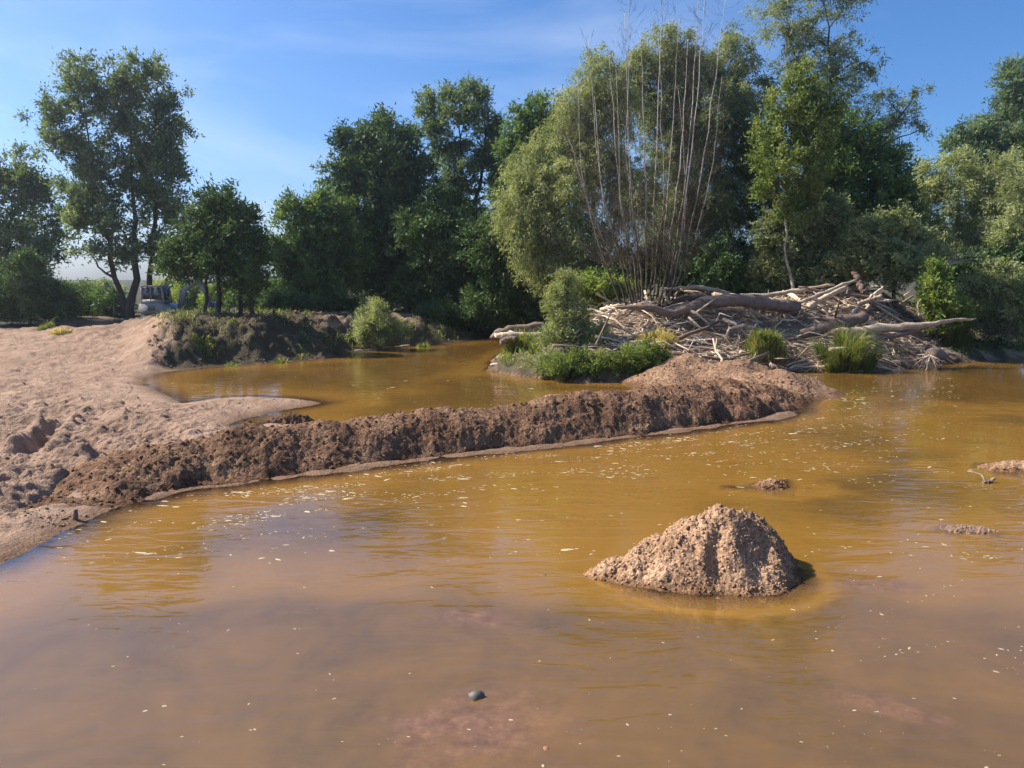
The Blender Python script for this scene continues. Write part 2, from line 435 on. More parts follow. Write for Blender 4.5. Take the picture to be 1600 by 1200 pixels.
def water_material():
    m, nt, o = new_mat('muddy_water'); L = nt.links
    d = N(nt, 'Attribute', attribute_name='depth').outputs['Fac']
    pp = pos(nt)
    silt = tex_noise(nt, 0.55, 8, 0.62, dist=1.6)
    dn = math_n(nt, 'ADD', math_n(nt, 'MULTIPLY', d, 1.1), math_n(nt, 'MULTIPLY', math_n(nt, 'SUBTRACT', silt, 0.5), 0.28))
    col = ramp(nt, dn, [(0.03, (0.235, 0.122, 0.046)), (0.16, (0.30, 0.152, 0.031)), (0.36, (0.245, 0.124, 0.023)), (0.6, (0.105, 0.060, 0.018)), (0.92, (0.055, 0.036, 0.018))])
    rd = N(nt, 'Attribute', attribute_name='red').outputs['Fac']
    peb = N(nt, 'TexVoronoi', Scale=16.0); L.new(pp, peb.inputs['Vector'])
    mott = ramp(nt, tex_noise(nt, 7.0, 6, 0.7), [(0.38, (0.125, 0.060, 0.027)), (0.55, (0.20, 0.098, 0.045)), (0.68, (0.29, 0.155, 0.08))])
    col = mixc(nt, rd, col, mott)          # reddish gravel bed showing through
    # sunken silt hides the bed with depth
    k = math_n(nt, 'SUBTRACT', 1.0, math_n(nt, 'POWER', 2.718, math_n(nt, 'MULTIPLY', d, -12.0)))
    tr = N(nt, 'BsdfTransparent', Color=(0.95, 0.84, 0.66, 1))
    df = N(nt, 'BsdfDiffuse'); L.new(col, df.inputs['Color'])
    body = N(nt, 'MixShader'); L.new(k, body.inputs[0]); L.new(tr.outputs[0], body.inputs[1]); L.new(df.outputs[0], body.inputs[2])
    # ripples: long low crests, patches of calm
    mp = N(nt, 'Mapping'); mp.inputs['Scale'].default_value = (1.1, 3.4, 1.0); mp.inputs['Rotation'].default_value = (0, 0, R(-14))
    L.new(pp, mp.inputs['Vector'])
    r1 = tex_noise(nt, 1.0, 2, 0.5, mp.outputs[0], 0.6)
    mp2 = N(nt, 'Mapping'); mp2.inputs['Scale'].default_value = (3.0, 9.0, 1.0); mp2.inputs['Rotation'].default_value = (0, 0, R(10))
    L.new(pp, mp2.inputs['Vector'])
    r2 = tex_noise(nt, 1.0, 2, 0.5, mp2.outputs[0], 0.4)
    calm = ramp(nt, tex_noise(nt, 0.22, 2, 0.5), [(0.35, (0.25,) * 3), (0.65, (1,) * 3)])
    hh = math_n(nt, 'MULTIPLY', math_n(nt, 'ADD', r1, math_n(nt, 'MULTIPLY', r2, 0.22)), calm)
    b = N(nt, 'Bump', Strength=1.0, Distance=0.024); L.new(hh, b.inputs['Height'])
    fr = N(nt, 'Fresnel', IOR=1.92); L.new(b.outputs[0], fr.inputs['Normal'])
    gl = N(nt, 'BsdfGlossy', Roughness=0.0); L.new(b.outputs[0], gl.inputs['Normal'])
    mx = N(nt, 'MixShader'); L.new(fr.outputs[0], mx.inputs[0]); L.new(body.outputs[0], mx.inputs[1]); L.new(gl.outputs[0], mx.inputs[2])
    L.new(mx.outputs[0], o.inputs['Surface'])
    return m
M['water'] = water_material()

# ------------------------------------------------------------------ shorelines
def pts(lst): return [tuple(P(u, v)[:2]) for u, v in lst]
LEFT = [(-420, -60), (-60, -8), (-16, 4.5), (-9.5, 7.0)] + pts([(0, 882), (100, 830), (200, 783), (260, 770), (340, 757), (430, 742), (500, 705), (486, 676), (470, 664), (425, 660), (385, 668), (346, 668), (372, 657), (430, 643), (505, 630),
        (470, 624), (400, 620.5), (330, 623), (285, 631), (258, 617), (222, 601), (222, 592), (250, 582), (330, 573), (400, 569), (500, 561), (545, 551), (600, 543), (650, 540), (700, 536), (760, 528), (860, 521)]) + \
       [(9, 58), (14, 70), (30, 420), (-420, 420)]
RIGHT = pts([(765, 578), (800, 586), (850, 592), (900, 597), (960, 598), (1030, 594), (1060, 586), (1200, 583), (1270, 580), (1330, 582), (1400, 578), (1440, 572), (1500, 567), (1600, 558)]) + \
        [(32, 37.5), (60, 41), (420, 60), (420, 420), (30, 420), (14, 70), (9, 58)] + pts([(870, 524), (838, 536), (795, 546), (772, 562)])
NEAR = [(-420, -60), (-60, -14), (-20, -2.0), (-8, 0.2), (0, 1.2), (9, 0.5), (25, -2), (420, -30), (420, -420), (-420, -420)]

STROKES = [  # (outline in the photograph, half width m, height m): ruts, trench and spoil on the left bank
    ([(-40, 828), (0, 812), (60, 795), (112, 772)], 0.20, -0.26),
    ([(-40, 800), (20, 785), (80, 768), (118, 757)], 0.22, 0.13),
    ([(0, 770), (60, 760), (100, 752)], 0.13, -0.12), ([(20, 757), (80, 748), (130, 738)], 0.14, 0.10),
    ([(24, 722), (55, 702), (72, 684), (120, 672)], 0.16, 0.20), ([(45, 725), (72, 705), (85, 690), (140, 680)], 0.20, -0.22),
    ([(70, 730), (95, 700), (110, 690)], 0.15, 0.16),
    ([(0, 668), (60, 664), (110, 661), (160, 665), (205, 672), (260, 676), (330, 679)], 0.26, 0.20),
    ([(0, 676), (70, 674), (150, 681), (220, 686), (300, 689)], 0.22, -0.20),
    ([(138, 712), (175, 716), (205, 714)], 0.26, -0.36), ([(195, 705), (250, 702)], 0.13, -0.14), ([(120, 737), (160, 735)], 0.2, 0.16),
    ([(60, 690), (120, 690), (170, 700)], 0.2, 0.14), ([(170, 695), (240, 692), (300, 697)], 0.2, 0.15),
    ([(0, 742), (70, 738), (140, 745)], 0.16, 0.12), ([(0, 732), (60, 727)], 0.14, -0.10),
    ([(40, 830), (55, 822), (0, 822)], 0.12, 0.06),
    ([(160, 640), (210, 638), (250, 642)], 0.25, 0.10), ([(330, 655), (365, 650)], 0.2, 0.07),
    ([(40, 540), (75, 537), (110, 548)], 0.4, 0.18), ([(60, 552), (120, 556)], 0.4, -0.12), ([(70, 525), (150, 520), (220, 545)], 0.6, 0.2)]
STROKES = [(pts(p), w, h) for p, w, h in STROKES]
SHOALS = [((760, 1140), 0.75, 0.55, 0.0), ((1395, 1108), 0.5, 0.18, -0.5), ((740, 965), 0.45, 0.16, -0.2), ((1370, 915), 0.55, 0.2, -0.2),
          ((1205, 760), 1.0, 0.7, 0), ((1580, 733), 1.6, 0.7, 0), ((1510, 830), 0.9, 0.4, 0)]
SH_Z = [-0.38, -0.36, -0.40, -0.36, -0.02, -0.02, -0.03]
TOE = pts([(150, 800), (215, 786), (262, 769), (330, 760), (420, 748), (500, 737), (600, 725), (700, 712), (800, 701), (900, 691), (1000, 680), (1100, 667), (1200, 653), (1245, 641), (1268, 626)])
def interp_u(a, us, zs): return np.interp(a, [(u - 800) / FPX for u in us], zs)

def ground_z(x, y, full=False):
    x = np.asarray(x, float); y = np.asarray(y, float)
    a = x / np.maximum(y, 2.0)
    dl = poly_sd(x, y, LEFT); dr = poly_sd(x, y, RIGHT); dn = poly_sd(x, y, NEAR)
    wig = 0.10 * fbm(x * 1.3, y * 1.3, 3, 5)
    dl = dl + wig * ss(0, 1.0, np.abs(dl)) + 0.04 * fbm(x * 4, y * 4, 2, 15); dr = dr + 2.2 * wig
    # bed
    z = -0.50 + 0.22 * fbm(x * 0.22, y * 0.22, 3, 21) - 0.2 * ss(15, 25, y) + 0.20 * ss(7.2, 9.4, y) - 0.14 * ss(8.6, 6.5, y) * ss(3.5, -2.0, x) - 0.12 * ss(8.4, 6.0, y)
    for (q, rx, ry, rot), zz in zip(SHOALS, SH_Z):
        c = P(*q); ct, st = math.cos(rot), math.sin(rot)
        ex = ((x - c[0]) * ct + (y - c[1]) * st) / rx; ey = (-(x - c[0]) * st + (y - c[1]) * ct) / ry
        w = ss(1.5, 0.2, np.hypot(ex, ey) + 0.5 * fbm(x * 1.6, y * 1.6, 4, 31))
        z = np.maximum(z, zz + (-0.45) * (1 - w) + 0.02 * fbm(x * 5, y * 5, 3, 33))
    mk = np.nonzero((a > -0.5) & (a < 0.5) & (y > 10) & (y < 24))[0]
    if len(mk):
        dt, pr = seg_dist(x[mk], y[mk], TOE)
        z[mk] = np.maximum(z[mk], 0.036 + 0.035 * fbm(x[mk] * .5, y[mk] * .5, 2, 39) - 0.25 * ss(1.6, 0.2, pr) - 0.2 * ss(12.5, 14, pr) - 0.17 * dt - 0.35 * np.maximum(dt - 0.35, 0) + 0.02 * fbm(x[mk] * 2, y[mk] * 2, 2, 38))
    # left bank
    beach = 0.08 * (1 - np.exp(-np.maximum(dl, 0) / 0.35)) + 0.038 * np.maximum(dl, 0)
    beach = np.where(beach > 0.75, 0.75 + 0.5 * (1 - np.exp(-(beach - 0.75) / 0.5)), beach)
    top = interp_u(a, [200, 250, 330, 450, 560, 650, 760, 860], [1.4, 1.55, 1.68, 1.66, 1.5, 1.35, 1.0, 0.9])
    bank = top * ss(-0.1, 3.2, dl + 0.8 * fbm(x * 0.5, y * 0.5, 3, 41)) + (0.95 - top) * ss(6, 13, dl)
    wb = ss(-0.515, -0.43, a) * ss(27.0, 31.0, y)
    zl = beach * (1 - wb) + bank * wb
    c = PD(205, 490, 39.5)
    zl = zl + 0.62 * np.exp(-(((x - c[0]) / 4.6) ** 2 + ((y - c[1]) / 3.6) ** 2)) * ss(0, 3, dl)
    c = PD(140, 530, 33.0)
    zl = zl + 0.25 * np.exp(-(((x - c[0]) / 5.0) ** 2 + ((y - c[1]) / 2.6) ** 2)) * ss(0, 3, dl)
    rough_l = ss(0.0, 2.0, dl)
    zl = zl + rough_l * (0.08 * fbm(x * 0.7, y * 0.7, 4, 51) + 0.06 * billow(x * 1.9, y * 2.6, 4, 52)) + ss(0.2, 1.2, dl) * 0.035 * fbm(x * 5, y * 5, 3, 53)
    zl = zl + wb * rough_l * (0.13 * billow(x * 1.1, y * 1.1, 4, 54) + 0.10 * billow(x * 3.1, y * 3.1, 3, 58))
    zl = zl + 0.10 * ss(33, 37, y) * ss(46, 42, y) * ss(-0.62, -0.56, a) * ss(-0.40, -0.46, a) * billow(x * 1.2, y * 1.6, 4, 57)
    near_churn = ss(-0.30, -0.42, a) * ss(19.5, 17.0, y) * ss(0.25, 1.0, dl)
    zl = zl + near_churn * (0.07 * billow(x * 0.9, y * 2.2 - 0.4 * x, 4, 55) + 0.02 * fbm(x * 6, y * 6, 3, 56))
    mk = np.nonzero((a < -0.2) & (y > 5) & (y < 45))[0]
    if len(mk):
        xs, ys = x[mk], y[mk]
        acc = np.zeros(len(mk)); mod = 0.85 + 0.3 * fbm(xs * 2.2, ys * 2.2, 3, 61)
        for p, w, h in STROKES:
            d, _ = seg_dist(xs, ys, p)
            acc += h * np.exp(-(d / w) ** 2) * mod
        zl[mk] += acc
    zl = np.where(dl < 0, 0.20 * dl + wig * 0.1, zl)
    z = np.where(dl > 0, np.maximum(zl, 0.012), np.maximum(z, zl))
    # island and right bank
    topr = interp_u(a, [765, 850, 900, 950, 1000, 1100, 1200, 1300, 1350, 1420, 1480, 1600], [0.75, 0.95, 1.3, 1.9, 2.2, 2.35, 2.4, 2.4, 2.45, 2.1, 1.4, 1.25])
    zr = 0.35 * ss(-0.05, 0.5, dr) + (topr - 0.35) * ss(0.2, 5.2, dr) + 0.16 * ss(0, 1, dr) * billow(x * 0.9, y * 0.9, 4, 71) - (topr - 1.4) * ss(9, 15, dr) * (topr > 1.4)
    zr = np.where(dr < 0, 0.45 * dr, zr)
    z = np.where(dr > 0, np.maximum(z, zr), np.maximum(z, zr))
    zn = np.where(dn < 0, 0.6 * dn, 1.9 * ss(0, 3, dn))
    z = np.maximum(z, zn)
    far = ss(70, 400, y)
    z = z + far * 2.2
    if full: return z, dl, dr, a
    return z
def gz(x, y): return float(ground_z(np.array([x]), np.array([y]))[0])

# ------------------------------------------------------------------ ground: one sheet out to the horizon
ang = np.concatenate([np.linspace(-180, -60, 22, endpoint=False), np.linspace(-60, -38, 24, endpoint=False), np.linspace(-38, -6, 250, endpoint=False), np.linspace(-6, 38, 150, endpoint=False), np.linspace(38, 60, 24, endpoint=False), np.linspace(60, 180, 23)])
rad = np.concatenate([[0.0, 1.0, 2.0, 3.0], np.geomspace(4.0, 22.0, 150, endpoint=False), np.linspace(22.0, 46.0, 165, endpoint=False), np.geomspace(46.0, 62.0, 30), np.geomspace(63.5, 2500, 40)])
AA, RR_ = np.meshgrid(np.radians(ang), rad)
gx = (RR_ * np.sin(AA)); gy = (RR_ * np.cos(AA))
shp = gx.shape
zz, dl_, dr_, aa_ = ground_z(gx.ravel(), gy.ravel(), True)
veg_shade = ss(5.0, 8.0, dl_ + 1.8 * fbm(gx.ravel() * 0.4, gy.ravel() * 0.4, 3, 81)) * ss(38, 44, gy.ravel() + 3 * fbm(gx.ravel() * .3, gy.ravel() * .3, 2, 82)) * ss(-0.56, -0.50, aa_)
veg_shade = np.maximum(veg_shade, ss(41, 44, gy.ravel()) * ss(-0.50, -0.56, aa_))
veg_shade = np.maximum(veg_shade, 0.75 * ss(-0.47, -0.40, aa_) * ss(29, 33, gy.ravel()) * ss(0.45, 0.62, 0.5 + 0.6 * fbm(gx.ravel() * .5, gy.ravel() * .5, 3, 83) + 0.25 * ss(3.5, 0.5, dl_)) * (dl_ > 0))
veg_shade = np.maximum(veg_shade, (0.9 - 0.5 * ss(0.11, 0.16, aa_) * ss(0.56, 0.52, aa_) * ss(7.0, 5.5, dr_)) * (dr_ > 0) * ss(0.5, 0.6, 0.62 + 0.3 * fbm(gx.ravel() * .7, gy.ravel() * .7, 3, 84)))
veg_shade = np.maximum(veg_shade, 0.95 * ss(-0.455, -0.43, aa_ + 0.02 * fbm(gx.ravel() * .6, gy.ravel() * .6, 2, 85)) * ss(29, 31, gy.ravel()) * (dl_ > 0) * (1 - ss(-0.26, -0.23, aa_) * ss(-0.11, -0.14, aa_) * ss(1.6, 2.4, dl_) * ss(6.5, 5.5, dl_)))  # left bank face: its shade put into the colour, sunlit sand left pale
veg_shade = np.maximum(veg_shade, ss(60, 64, RR_.ravel()))
wet = ss(0.10, 0.015, zz) * ss(-0.05, -0.01, zz)
build('ground', np.stack([gx.ravel(), gy.ravel(), zz], -1), grid_faces(*shp), M['sand'], smooth=True, attrs={'veg_shade': ('POINT', veg_shade), 'wet': ('POINT', wet)}, kind='structure')

# ------------------------------------------------------------------ gravel berm, heaps (height patches, finer than the ground)
def patch(name, zf, c, ux, lx, ly, sp, mat, cull=-0.32, parent=None, **props):
    """regular grid in a rotated frame round c (ux = unit vector of its long axis)"""
    ux = np.array(ux) / np.hypot(*ux); uy = np.array((-ux[1], ux[0]))
    n = int((lx[1] - lx[0]) / sp) + 1; m = int((ly[1] - ly[0]) / sp) + 1
    S, T = np.meshgrid(np.linspace(*lx, n), np.linspace(*ly, m), indexing='ij')
    X = c[0] + S * ux[0] + T * uy[0]; Y = c[1] + S * ux[1] + T * uy[1]
    Z = zf(X, Y, S, T)
    F = grid_faces(n, m)
    zv = Z.ravel()
    F = F[(zv[F] > cull).any(1)]
    used = np.unique(F); re = np.zeros(n * m, int); re[used] = np.arange(len(used))
    V = np.stack([X.ravel(), Y.ravel(), zv], -1)
    o = build(name, V[used], re[F], mat, parent, smooth=True, **props)
    return o, V[used]
ICO_V = None
def ico():
    t = (1 + 5 ** .5) / 2
    v = np.array([(-1, t, 0), (1, t, 0), (-1, -t, 0), (1, -t, 0), (0, -1, t), (0, 1, t), (0, -1, -t), (0, 1, -t), (t, 0, -1), (t, 0, 1), (-t, 0, -1), (-t, 0, 1)]) / math.hypot(1, t)
    f = np.array([(0, 11, 5), (0, 5, 1), (0, 1, 7), (0, 7, 10), (0, 10, 11), (1, 5, 9), (5, 11, 4), (11, 10, 2), (10, 7, 6), (7, 1, 8), (3, 9, 4), (3, 4, 2), (3, 2, 6), (3, 6, 8), (3, 8, 9), (4, 9, 5), (2, 4, 11), (6, 2, 10), (8, 6, 7), (9, 8, 1)])
    return v, f
def clods(name, points, size, mat, parent, seed=0):
    rg = np.random.default_rng(seed)
    v, f = ico(); n = len(points)
    s = size[0] * (size[1] / size[0]) ** (rg.random(n) ** 2.2)
    V = v[None] * (1 + 0.28 * rg.standard_normal((n, 12, 1))) * s[:, None, None] * (0.75 + 0.5 * rg.random((n, 1, 3)))
    V = V + points[:, None, :]
    F = (f[None] + np.arange(n)[:, None, None] * 12).reshape(-1, 3)
    return build(name, V.reshape(-1, 3), F, mat, parent, smooth=True, kind='stuff')

HGT = [0.16, 0.36, 0.50, 0.60, 0.66, 0.60, 0.68, 0.74, 0.66, 0.76, 0.82, 0.84, 0.84, 0.62, 0.30]
WID = [0.9, 1.1, 1.2, 1.25, 1.25, 1.15, 1.15, 1.2, 1.15, 1.2, 1.25, 1.3, 1.4, 1.3, 0.8]
tq = np.array(TOE); dq = np.gradient(tq, axis=0); dq /= np.hypot(dq[:, 0], dq[:, 1])[:, None]
CREST = tq + np.stack([-dq[:, 1], dq[:, 0]], -1) * np.array(WID)[:, None]
b0 = P(260, 769); b1 = P(1250, 641); bd = (b1 - b0)[:2]; blen = np.hypot(*bd)
HUMP = [(P(1075, 598), 2.1, 2.0, 1.12), (P(1150, 602), 2.2, 1.8, 1.0), (P(1215, 612), 2.0, 1.6, 0.78)]
def berm_z(X, Y, S, T):
    d, par = seg_dist(X, Y, CREST)
    ii = np.arange(len(HGT))
    h = np.interp(par, ii, HGT); w = np.interp(par, ii, WID)
    h = h * (1 + 0.13 * fbm(X * 0.7, Y * 0.7, 3, 91))
    w = w * (1 + 0.10 * fbm(X * 1.4, Y * 1.4, 2, 92))
    q = d / w
    z = h * 1.06 * (1 - np.clip(q, 0, 3) ** 1.8) 
    z = np.where(q > 1, -0.10 * (q - 1) * 1.0 - 0.45 * np.maximum(q - 1.35, 0), z)
    land = ss(-0.02, 0.22, z)
    clump = fbm(X * 0.8, Y * 0.8, 2, 89) * 1.3 + 0.7 * billow(X * 1.5, Y * 1.5, 5, 93, 0.55)
    z = z + land * (0.085 * clump + 0.022 * billow(X * 5, Y * 5, 3, 94, 0.65) + 0.022 * fbm(X * 12, Y * 12, 2, 95)) + 0.015 * fbm(X * 9, Y * 9, 3, 96) - 0.045 * land
    return z
berm, bv = patch('gravel_berm', berm_z, b0[:2], bd, (-3.4, blen + 2.2), (-0.9, 5.2), 0.034, M['gravel'],
                 label='long dark ridge of wet gravel crossing the brown river to the island', category='gravel ridge')
sel = bv[(bv[:, 2] > 0.015)]
clods('clod', sel[rng.choice(len(sel), 5200, replace=False)] - (0, 0, 0.004), (0.010, 0.042), M['gravel'], berm, 3)

def hump_z(X, Y, S, T):
    z = np.full(X.shape, -0.6)
    for c, rx, ry, hh in HUMP:
        dd = np.hypot((X - c[0]) / rx, (Y - c[1]) / ry) + 0.10 * fbm(X * 0.9, Y * 0.9, 2, 97)
        zz = hh * (1.05 - np.sqrt(dd * dd + 0.03))
        k = 0.25; hb = np.clip(0.5 + 0.5 * (zz - z) / k, 0, 1)
        z = z * (1 - hb) + zz * hb + k * hb * (1 - hb)
    return z + ss(0, .3, z) * (0.05 * fbm(X * 1.6, Y * 1.6, 4, 98) + 0.03 * billow(X * 4, Y * 4, 4, 99))
hump, hv = patch('gravel_hump', hump_z, P(1130, 600)[:2], (1, 0.1), (-3.4, 5.8), (-5.4, 4.0), 0.05, M['hump'], label='smooth tan gravel hump behind the right end of the dark ridge', category='gravel heap')
sel = hv[hv[:, 2] > 0.05]
clods('clod', sel[rng.choice(len(sel), 1200)], (0.012, 0.05), M['hump'], hump, 4)

MC = P(1112, 905)
MPX = [(912, 0), (935, 14), (990, 42), (1050, 80), (1100, 106), (1140, 119), (1172, 113), (1212, 88), (1243, 56), (1262, 26), (1282, 0)]
mx_ = np.array([(u - 1112) * px(8.95) for u, _ in MPX]); mh_ = np.array([h * px(8.95) for _, h in MPX])
def mound_z(X, Y, S, T):
    h = np.interp(S + 0.10 * fbm(X * 1.2, Y * 1.2, 2, 101), mx_, mh_)
    h = h * 0.88
    y0 = 0.36 + 0.12 * np.sin(S * 1.4 + 0.5)
    dy = T - y0 + 0.16 * fbm(X * 1.3, Y * 1.3, 2, 102)
    drop = np.where(dy < 0, 0.92 * np.sqrt(dy * dy + 0.05) - 0.20, 1.15 * np.sqrt(dy * dy + 0.02) - 0.14)
    z = h - drop
    edge = (np.abs(S - 0.05) / 1.42) ** 2 + (np.abs(T - 0.15) / 0.9) ** 2
    z = np.maximum(z, 0.055 - 0.15 * edge ** 0.8 + 0.03 * fbm(X * 2.2, Y * 2.2, 3, 106))
    # slumped gullies on the near face
    for s0, wdt, dep in ((0.05, 0.09, 0.10), (0.62, 0.10, 0.05), (-0.78, 0.16, 0.06)):
        z = z - dep * np.exp(-((S - s0 - 0.25 * T - 0.05 * np.sin(T * 9)) / wdt) ** 2) * ss(0.05, 0.3, z) * ss(0.35, 0.0, T)
    land = ss(0.0, 0.12, z)
    z = z + land * (0.075 * billow(X * 2.1, Y * 2.1, 5, 103, 0.5) + 0.014 * fbm(X * 16, Y * 16, 3, 104, 0.6) - 0.02) + 0.012 * fbm(X * 12, Y * 12, 3, 105)
    return z
mound, mv = patch('gravel_mound', mound_z, MC[:2], (1, 0.02), (-2.0, 1.9), (-1.35, 1.5), 0.0135, M['heap'],
                  label='large clumpy gravel heap standing alone in the foreground water', category='gravel heap')
sel = mv[(mv[:, 2] > 0.0)]
clods('clod', sel[rng.choice(len(sel), 4500, replace=False)] - (0, 0, 0.003), (0.006, 0.024), M['heap'], mound, 5)

def small_heap(name, q, rx, ry, h, label, seed, mat, rot=0.0, sharp=1.2):
    c = P(*q)
    def zf(X, Y, S, T):
        dd = np.hypot(S / rx, T / ry) + 0.22 * fbm(X * 3 / max(rx, .3), Y * 3 / max(rx, .3), 3, seed)
        z = h * (1 - np.clip(dd, 0, 3) ** sharp)
        z = np.where(dd > 1, -0.08 * (dd - 1), z)
        return z + ss(-0.02, 0.05, z) * (0.35 * h * billow(X * 7, Y * 7, 3, seed + 1) * 0.5 + 0.012 * fbm(X * 16, Y * 16, 2, seed + 2))
    o, v = patch(name, zf, c[:2], (math.cos(rot), math.sin(rot)), (-1.9 * rx, 1.9 * rx), (-1.9 * ry, 1.9 * ry), max(0.016, rx / 40), mat, cull=-0.06, label=label, category='gravel heap')
    s = v[v[:, 2] > 0.0]
    if len(s) > 60: clods('clod', s[rng.choice(len(s), min(len(s), 500), replace=False)], (0.006, 0.022), mat, o, seed)
    return o
small_heap('gravel_pile', (1205, 760), 0.27, 0.20, 0.13, 'tiny gravel pile breaking the water just behind the large heap', 201, M['heap'])
small_heap('gravel_bar', (1592, 732), 0.72, 0.34, 0.13, 'low pale gravel bar at the right edge of the picture', 211, M['heap'], 0, 2.0)
small_heap('sand_patch', (1512, 828), 0.33, 0.16, 0.045, 'flat reddish sand patch just above the water beside a curved stick', 221, M['sand'], -0.05, 2.4)
small_heap('sand_hump', (870, 633), 0.85, 0.7, 0.30, 'small smooth sand hump behind the middle of the gravel ridge', 231, M['sand'], 0.1, 1.6)
small_heap('sand_lump', (455, 662), 0.55, 0.35, 0.24, 'dark crusted sand lump at the pond edge behind the ridge', 241, M['gravel'], 0.35, 2.2)

# churned sand of the near left bank, finer than the ground sheet
def churn_z(X, Y, S, T):
    x, y = X.ravel(), Y.ravel()
    z, d, _, a = ground_z(x, y, True)
    w = ss(0.1, 0.9, d) * ss(-0.26, -0.34, a) * ss(21.5, 19.5, y) * ss(-0.80, -0.74, a)
    rough = ss(-0.25, 0.35, fbm(x * 0.55, y * 0.8, 3, 120)) * ss(18.5, 16.0, y)
    f = 0.012 + (0.022 + 0.028 * rough) * billow(x * 1.0 + 0.4 * y, y * 2.7 - 0.5 * x, 5, 121, 0.55) + (0.010 + 0.012 * rough) * fbm(x * 9, y * 9, 3, 122) + 0.012 * rough * billow(x * 7, y * 7, 3, 123)
    return np.where(w > 0.01, z + w * f - 0.02 * (1 - w), -1.0).reshape(X.shape)
patch('churned_sand', churn_z, (0, 0), (1, 0), (-13.0, -2.5), (8.5, 21.5), 0.036, M['sand'], cull=-0.5, kind='structure')
# scattered lumps on the left bank
n = 7000
u_ = rng.uniform(-30, 480, n); v_ = 560 + (rng.random(n) ** 0.6) * 310
p_ = np.array([P(a, b) for a, b in zip(u_, v_)])
zc, dlc, _, _ = ground_z(p_[:, 0], p_[:, 1], True)
keep = (dlc > 0.1) & (fbm(p_[:, 0] * 0.8, p_[:, 1] * 0.8, 3, 301) > -0.15)
p_[:, 2] = zc
sel = p_[keep]
clods('bank_gravel', sel, (0.008, 0.04), M['sand'], None, 9)

x_ = rng.uniform(-20, -2, 9000); y_ = rng.uniform(30, 41, 9000)
zc, d1, _, a1 = ground_z(x_, y_, True)
k_ = (d1 > 0.1) & (d1 < 5.5) & (a1 > -0.47) & (fbm(x_ * .9, y_ * .9, 2, 303) > -0.1)
clods('bank_clods', np.column_stack([x_, y_, zc])[k_][:2600], (0.015, 0.085), M['gravel'], None, 29)
# ------------------------------------------------------------------ water
wr = np.concatenate([[0.0, 1.5, 3.0], np.geomspace(4.0, 75.0, 120)])
wa = np.concatenate([np.linspace(-180, -50, 30, endpoint=False), np.linspace(-50, 50, 220, endpoint=False), np.linspace(50, 180, 31)])
WA, WR = np.meshgrid(np.radians(wa), wr)
wx, wy = (WR * np.sin(WA)).ravel(), (WR * np.cos(WA)).ravel()
bed = ground_z(wx, wy)
def over(zf, c, ux, X, Y):
    ux = np.array(ux) / np.hypot(*ux)
    S = (X - c[0]) * ux[0] + (Y - c[1]) * ux[1]; T = -(X - c[0]) * ux[1] + (Y - c[1]) * ux[0]
    return zf(X, Y, S, T)
bz = over(berm_z, b0[:2], bd, wx, wy); mz = over(mound_z, MC[:2], (1, 0.02), wx, wy)
md = np.hypot((wx - MC[0]) / 1.9, (wy - MC[1]) / 1.4)
bed2 = np.maximum(bed, np.where(np.abs(wy - 17) < 12, bz, -9)); bed2 = np.maximum(bed2, mz - 0.8 * ss(0.62, 1.0, md) - 9.0 * (md > 1.3))
depth = np.clip(-bed2, 0, 3)
red = np.zeros_like(wx)
for (q, rx, ry, rot) in SHOALS[:4]:
    c = P(*q); ct, st = math.cos(rot), math.sin(rot)
    ex = ((wx - c[0]) * ct + (wy - c[1]) * st) / rx; ey = (-(wx - c[0]) * st + (wy - c[1]) * ct) / ry
    red = np.maximum(red, 0.8 * ss(1.35, 0.25, np.hypot(ex, ey) + 0.45 * fbm(wx * 1.8, wy * 1.8, 4, 32)))
build('river_water', np.stack([wx, wy, np.zeros_like(wx)], -1), grid_faces(len(wr), len(wa)), M['water'], smooth=True, attrs={'depth': ('POINT', depth), 'red': ('POINT', red)}, kind='structure')

# ------------------------------------------------------------------ trees and shrubs
def leaves(cl, rc, per, size, droop, up, out, rg, asp=0.42, tw=9, tri=False):
    """leaf quads on twigs round clump centres cl (n,3); out (n,3) = outward direction of each clump"""
    n = len(cl)
    k = max(1, int(round(per / tw)))                    # leaves on one twig
    d = rg.standard_normal((n, tw, 3)) * 0.75 + out[:, None, :] * 0.75 + np.array((0, 0, up))
    d /= np.linalg.norm(d, axis=2)[..., None] + 1e-9
    Lt = rc * (0.55 + 0.85 * rg.random((n, tw)))
    t = (np.arange(k)[None, None, :] + rg.random((n, tw, k))) / k
    t = 0.12 + 0.9 * t
    p = cl[:, None, None, :] + d[:, :, None, :] * (Lt[:, :, None] * t)[..., None]
    p[..., 2] -= droop * rc * (t ** 2)
    p = p + rg.standard_normal(p.shape) * size * 0.55
    ax = d[:, :, None, :] + rg.standard_normal(p.shape) * 0.7
    ax[..., 2] -= droop * 1.2
    ax /= np.linalg.norm(ax, axis=-1)[..., None] + 1e-9
    rn = rg.standard_normal(p.shape)
    sd = np.cross(ax, rn); sd /= np.linalg.norm(sd, axis=-1)[..., None] + 1e-9
    s = size * (0.65 + 0.7 * rg.random(p.shape[:-1]))[..., None]
    V = np.stack([p - ax * s * 0.5, p + sd * s * asp * 0.5 - ax * s * 0.05, p + ax * s * 0.5, p - sd * s * asp * 0.5 - ax * s * 0.05], -2)
    if tri:
        V = np.stack([p - ax * s * 0.45 + sd * s * asp * 0.55, p + ax * s * 0.6, p - ax * s * 0.45 - sd * s * asp * 0.55], -2)
    tint = np.clip(0.5 + 0.3 * rg.standard_normal((n, 1, 1)) + 0.2 * rg.standard_normal(p.shape[:-1]), 0, 1)
    m = p.shape[0] * p.shape[1] * p.shape[2]
    return V.reshape(-1, 3), np.arange(m * V.shape[-2]).reshape(m, V.shape[-2]), tint.ravel()

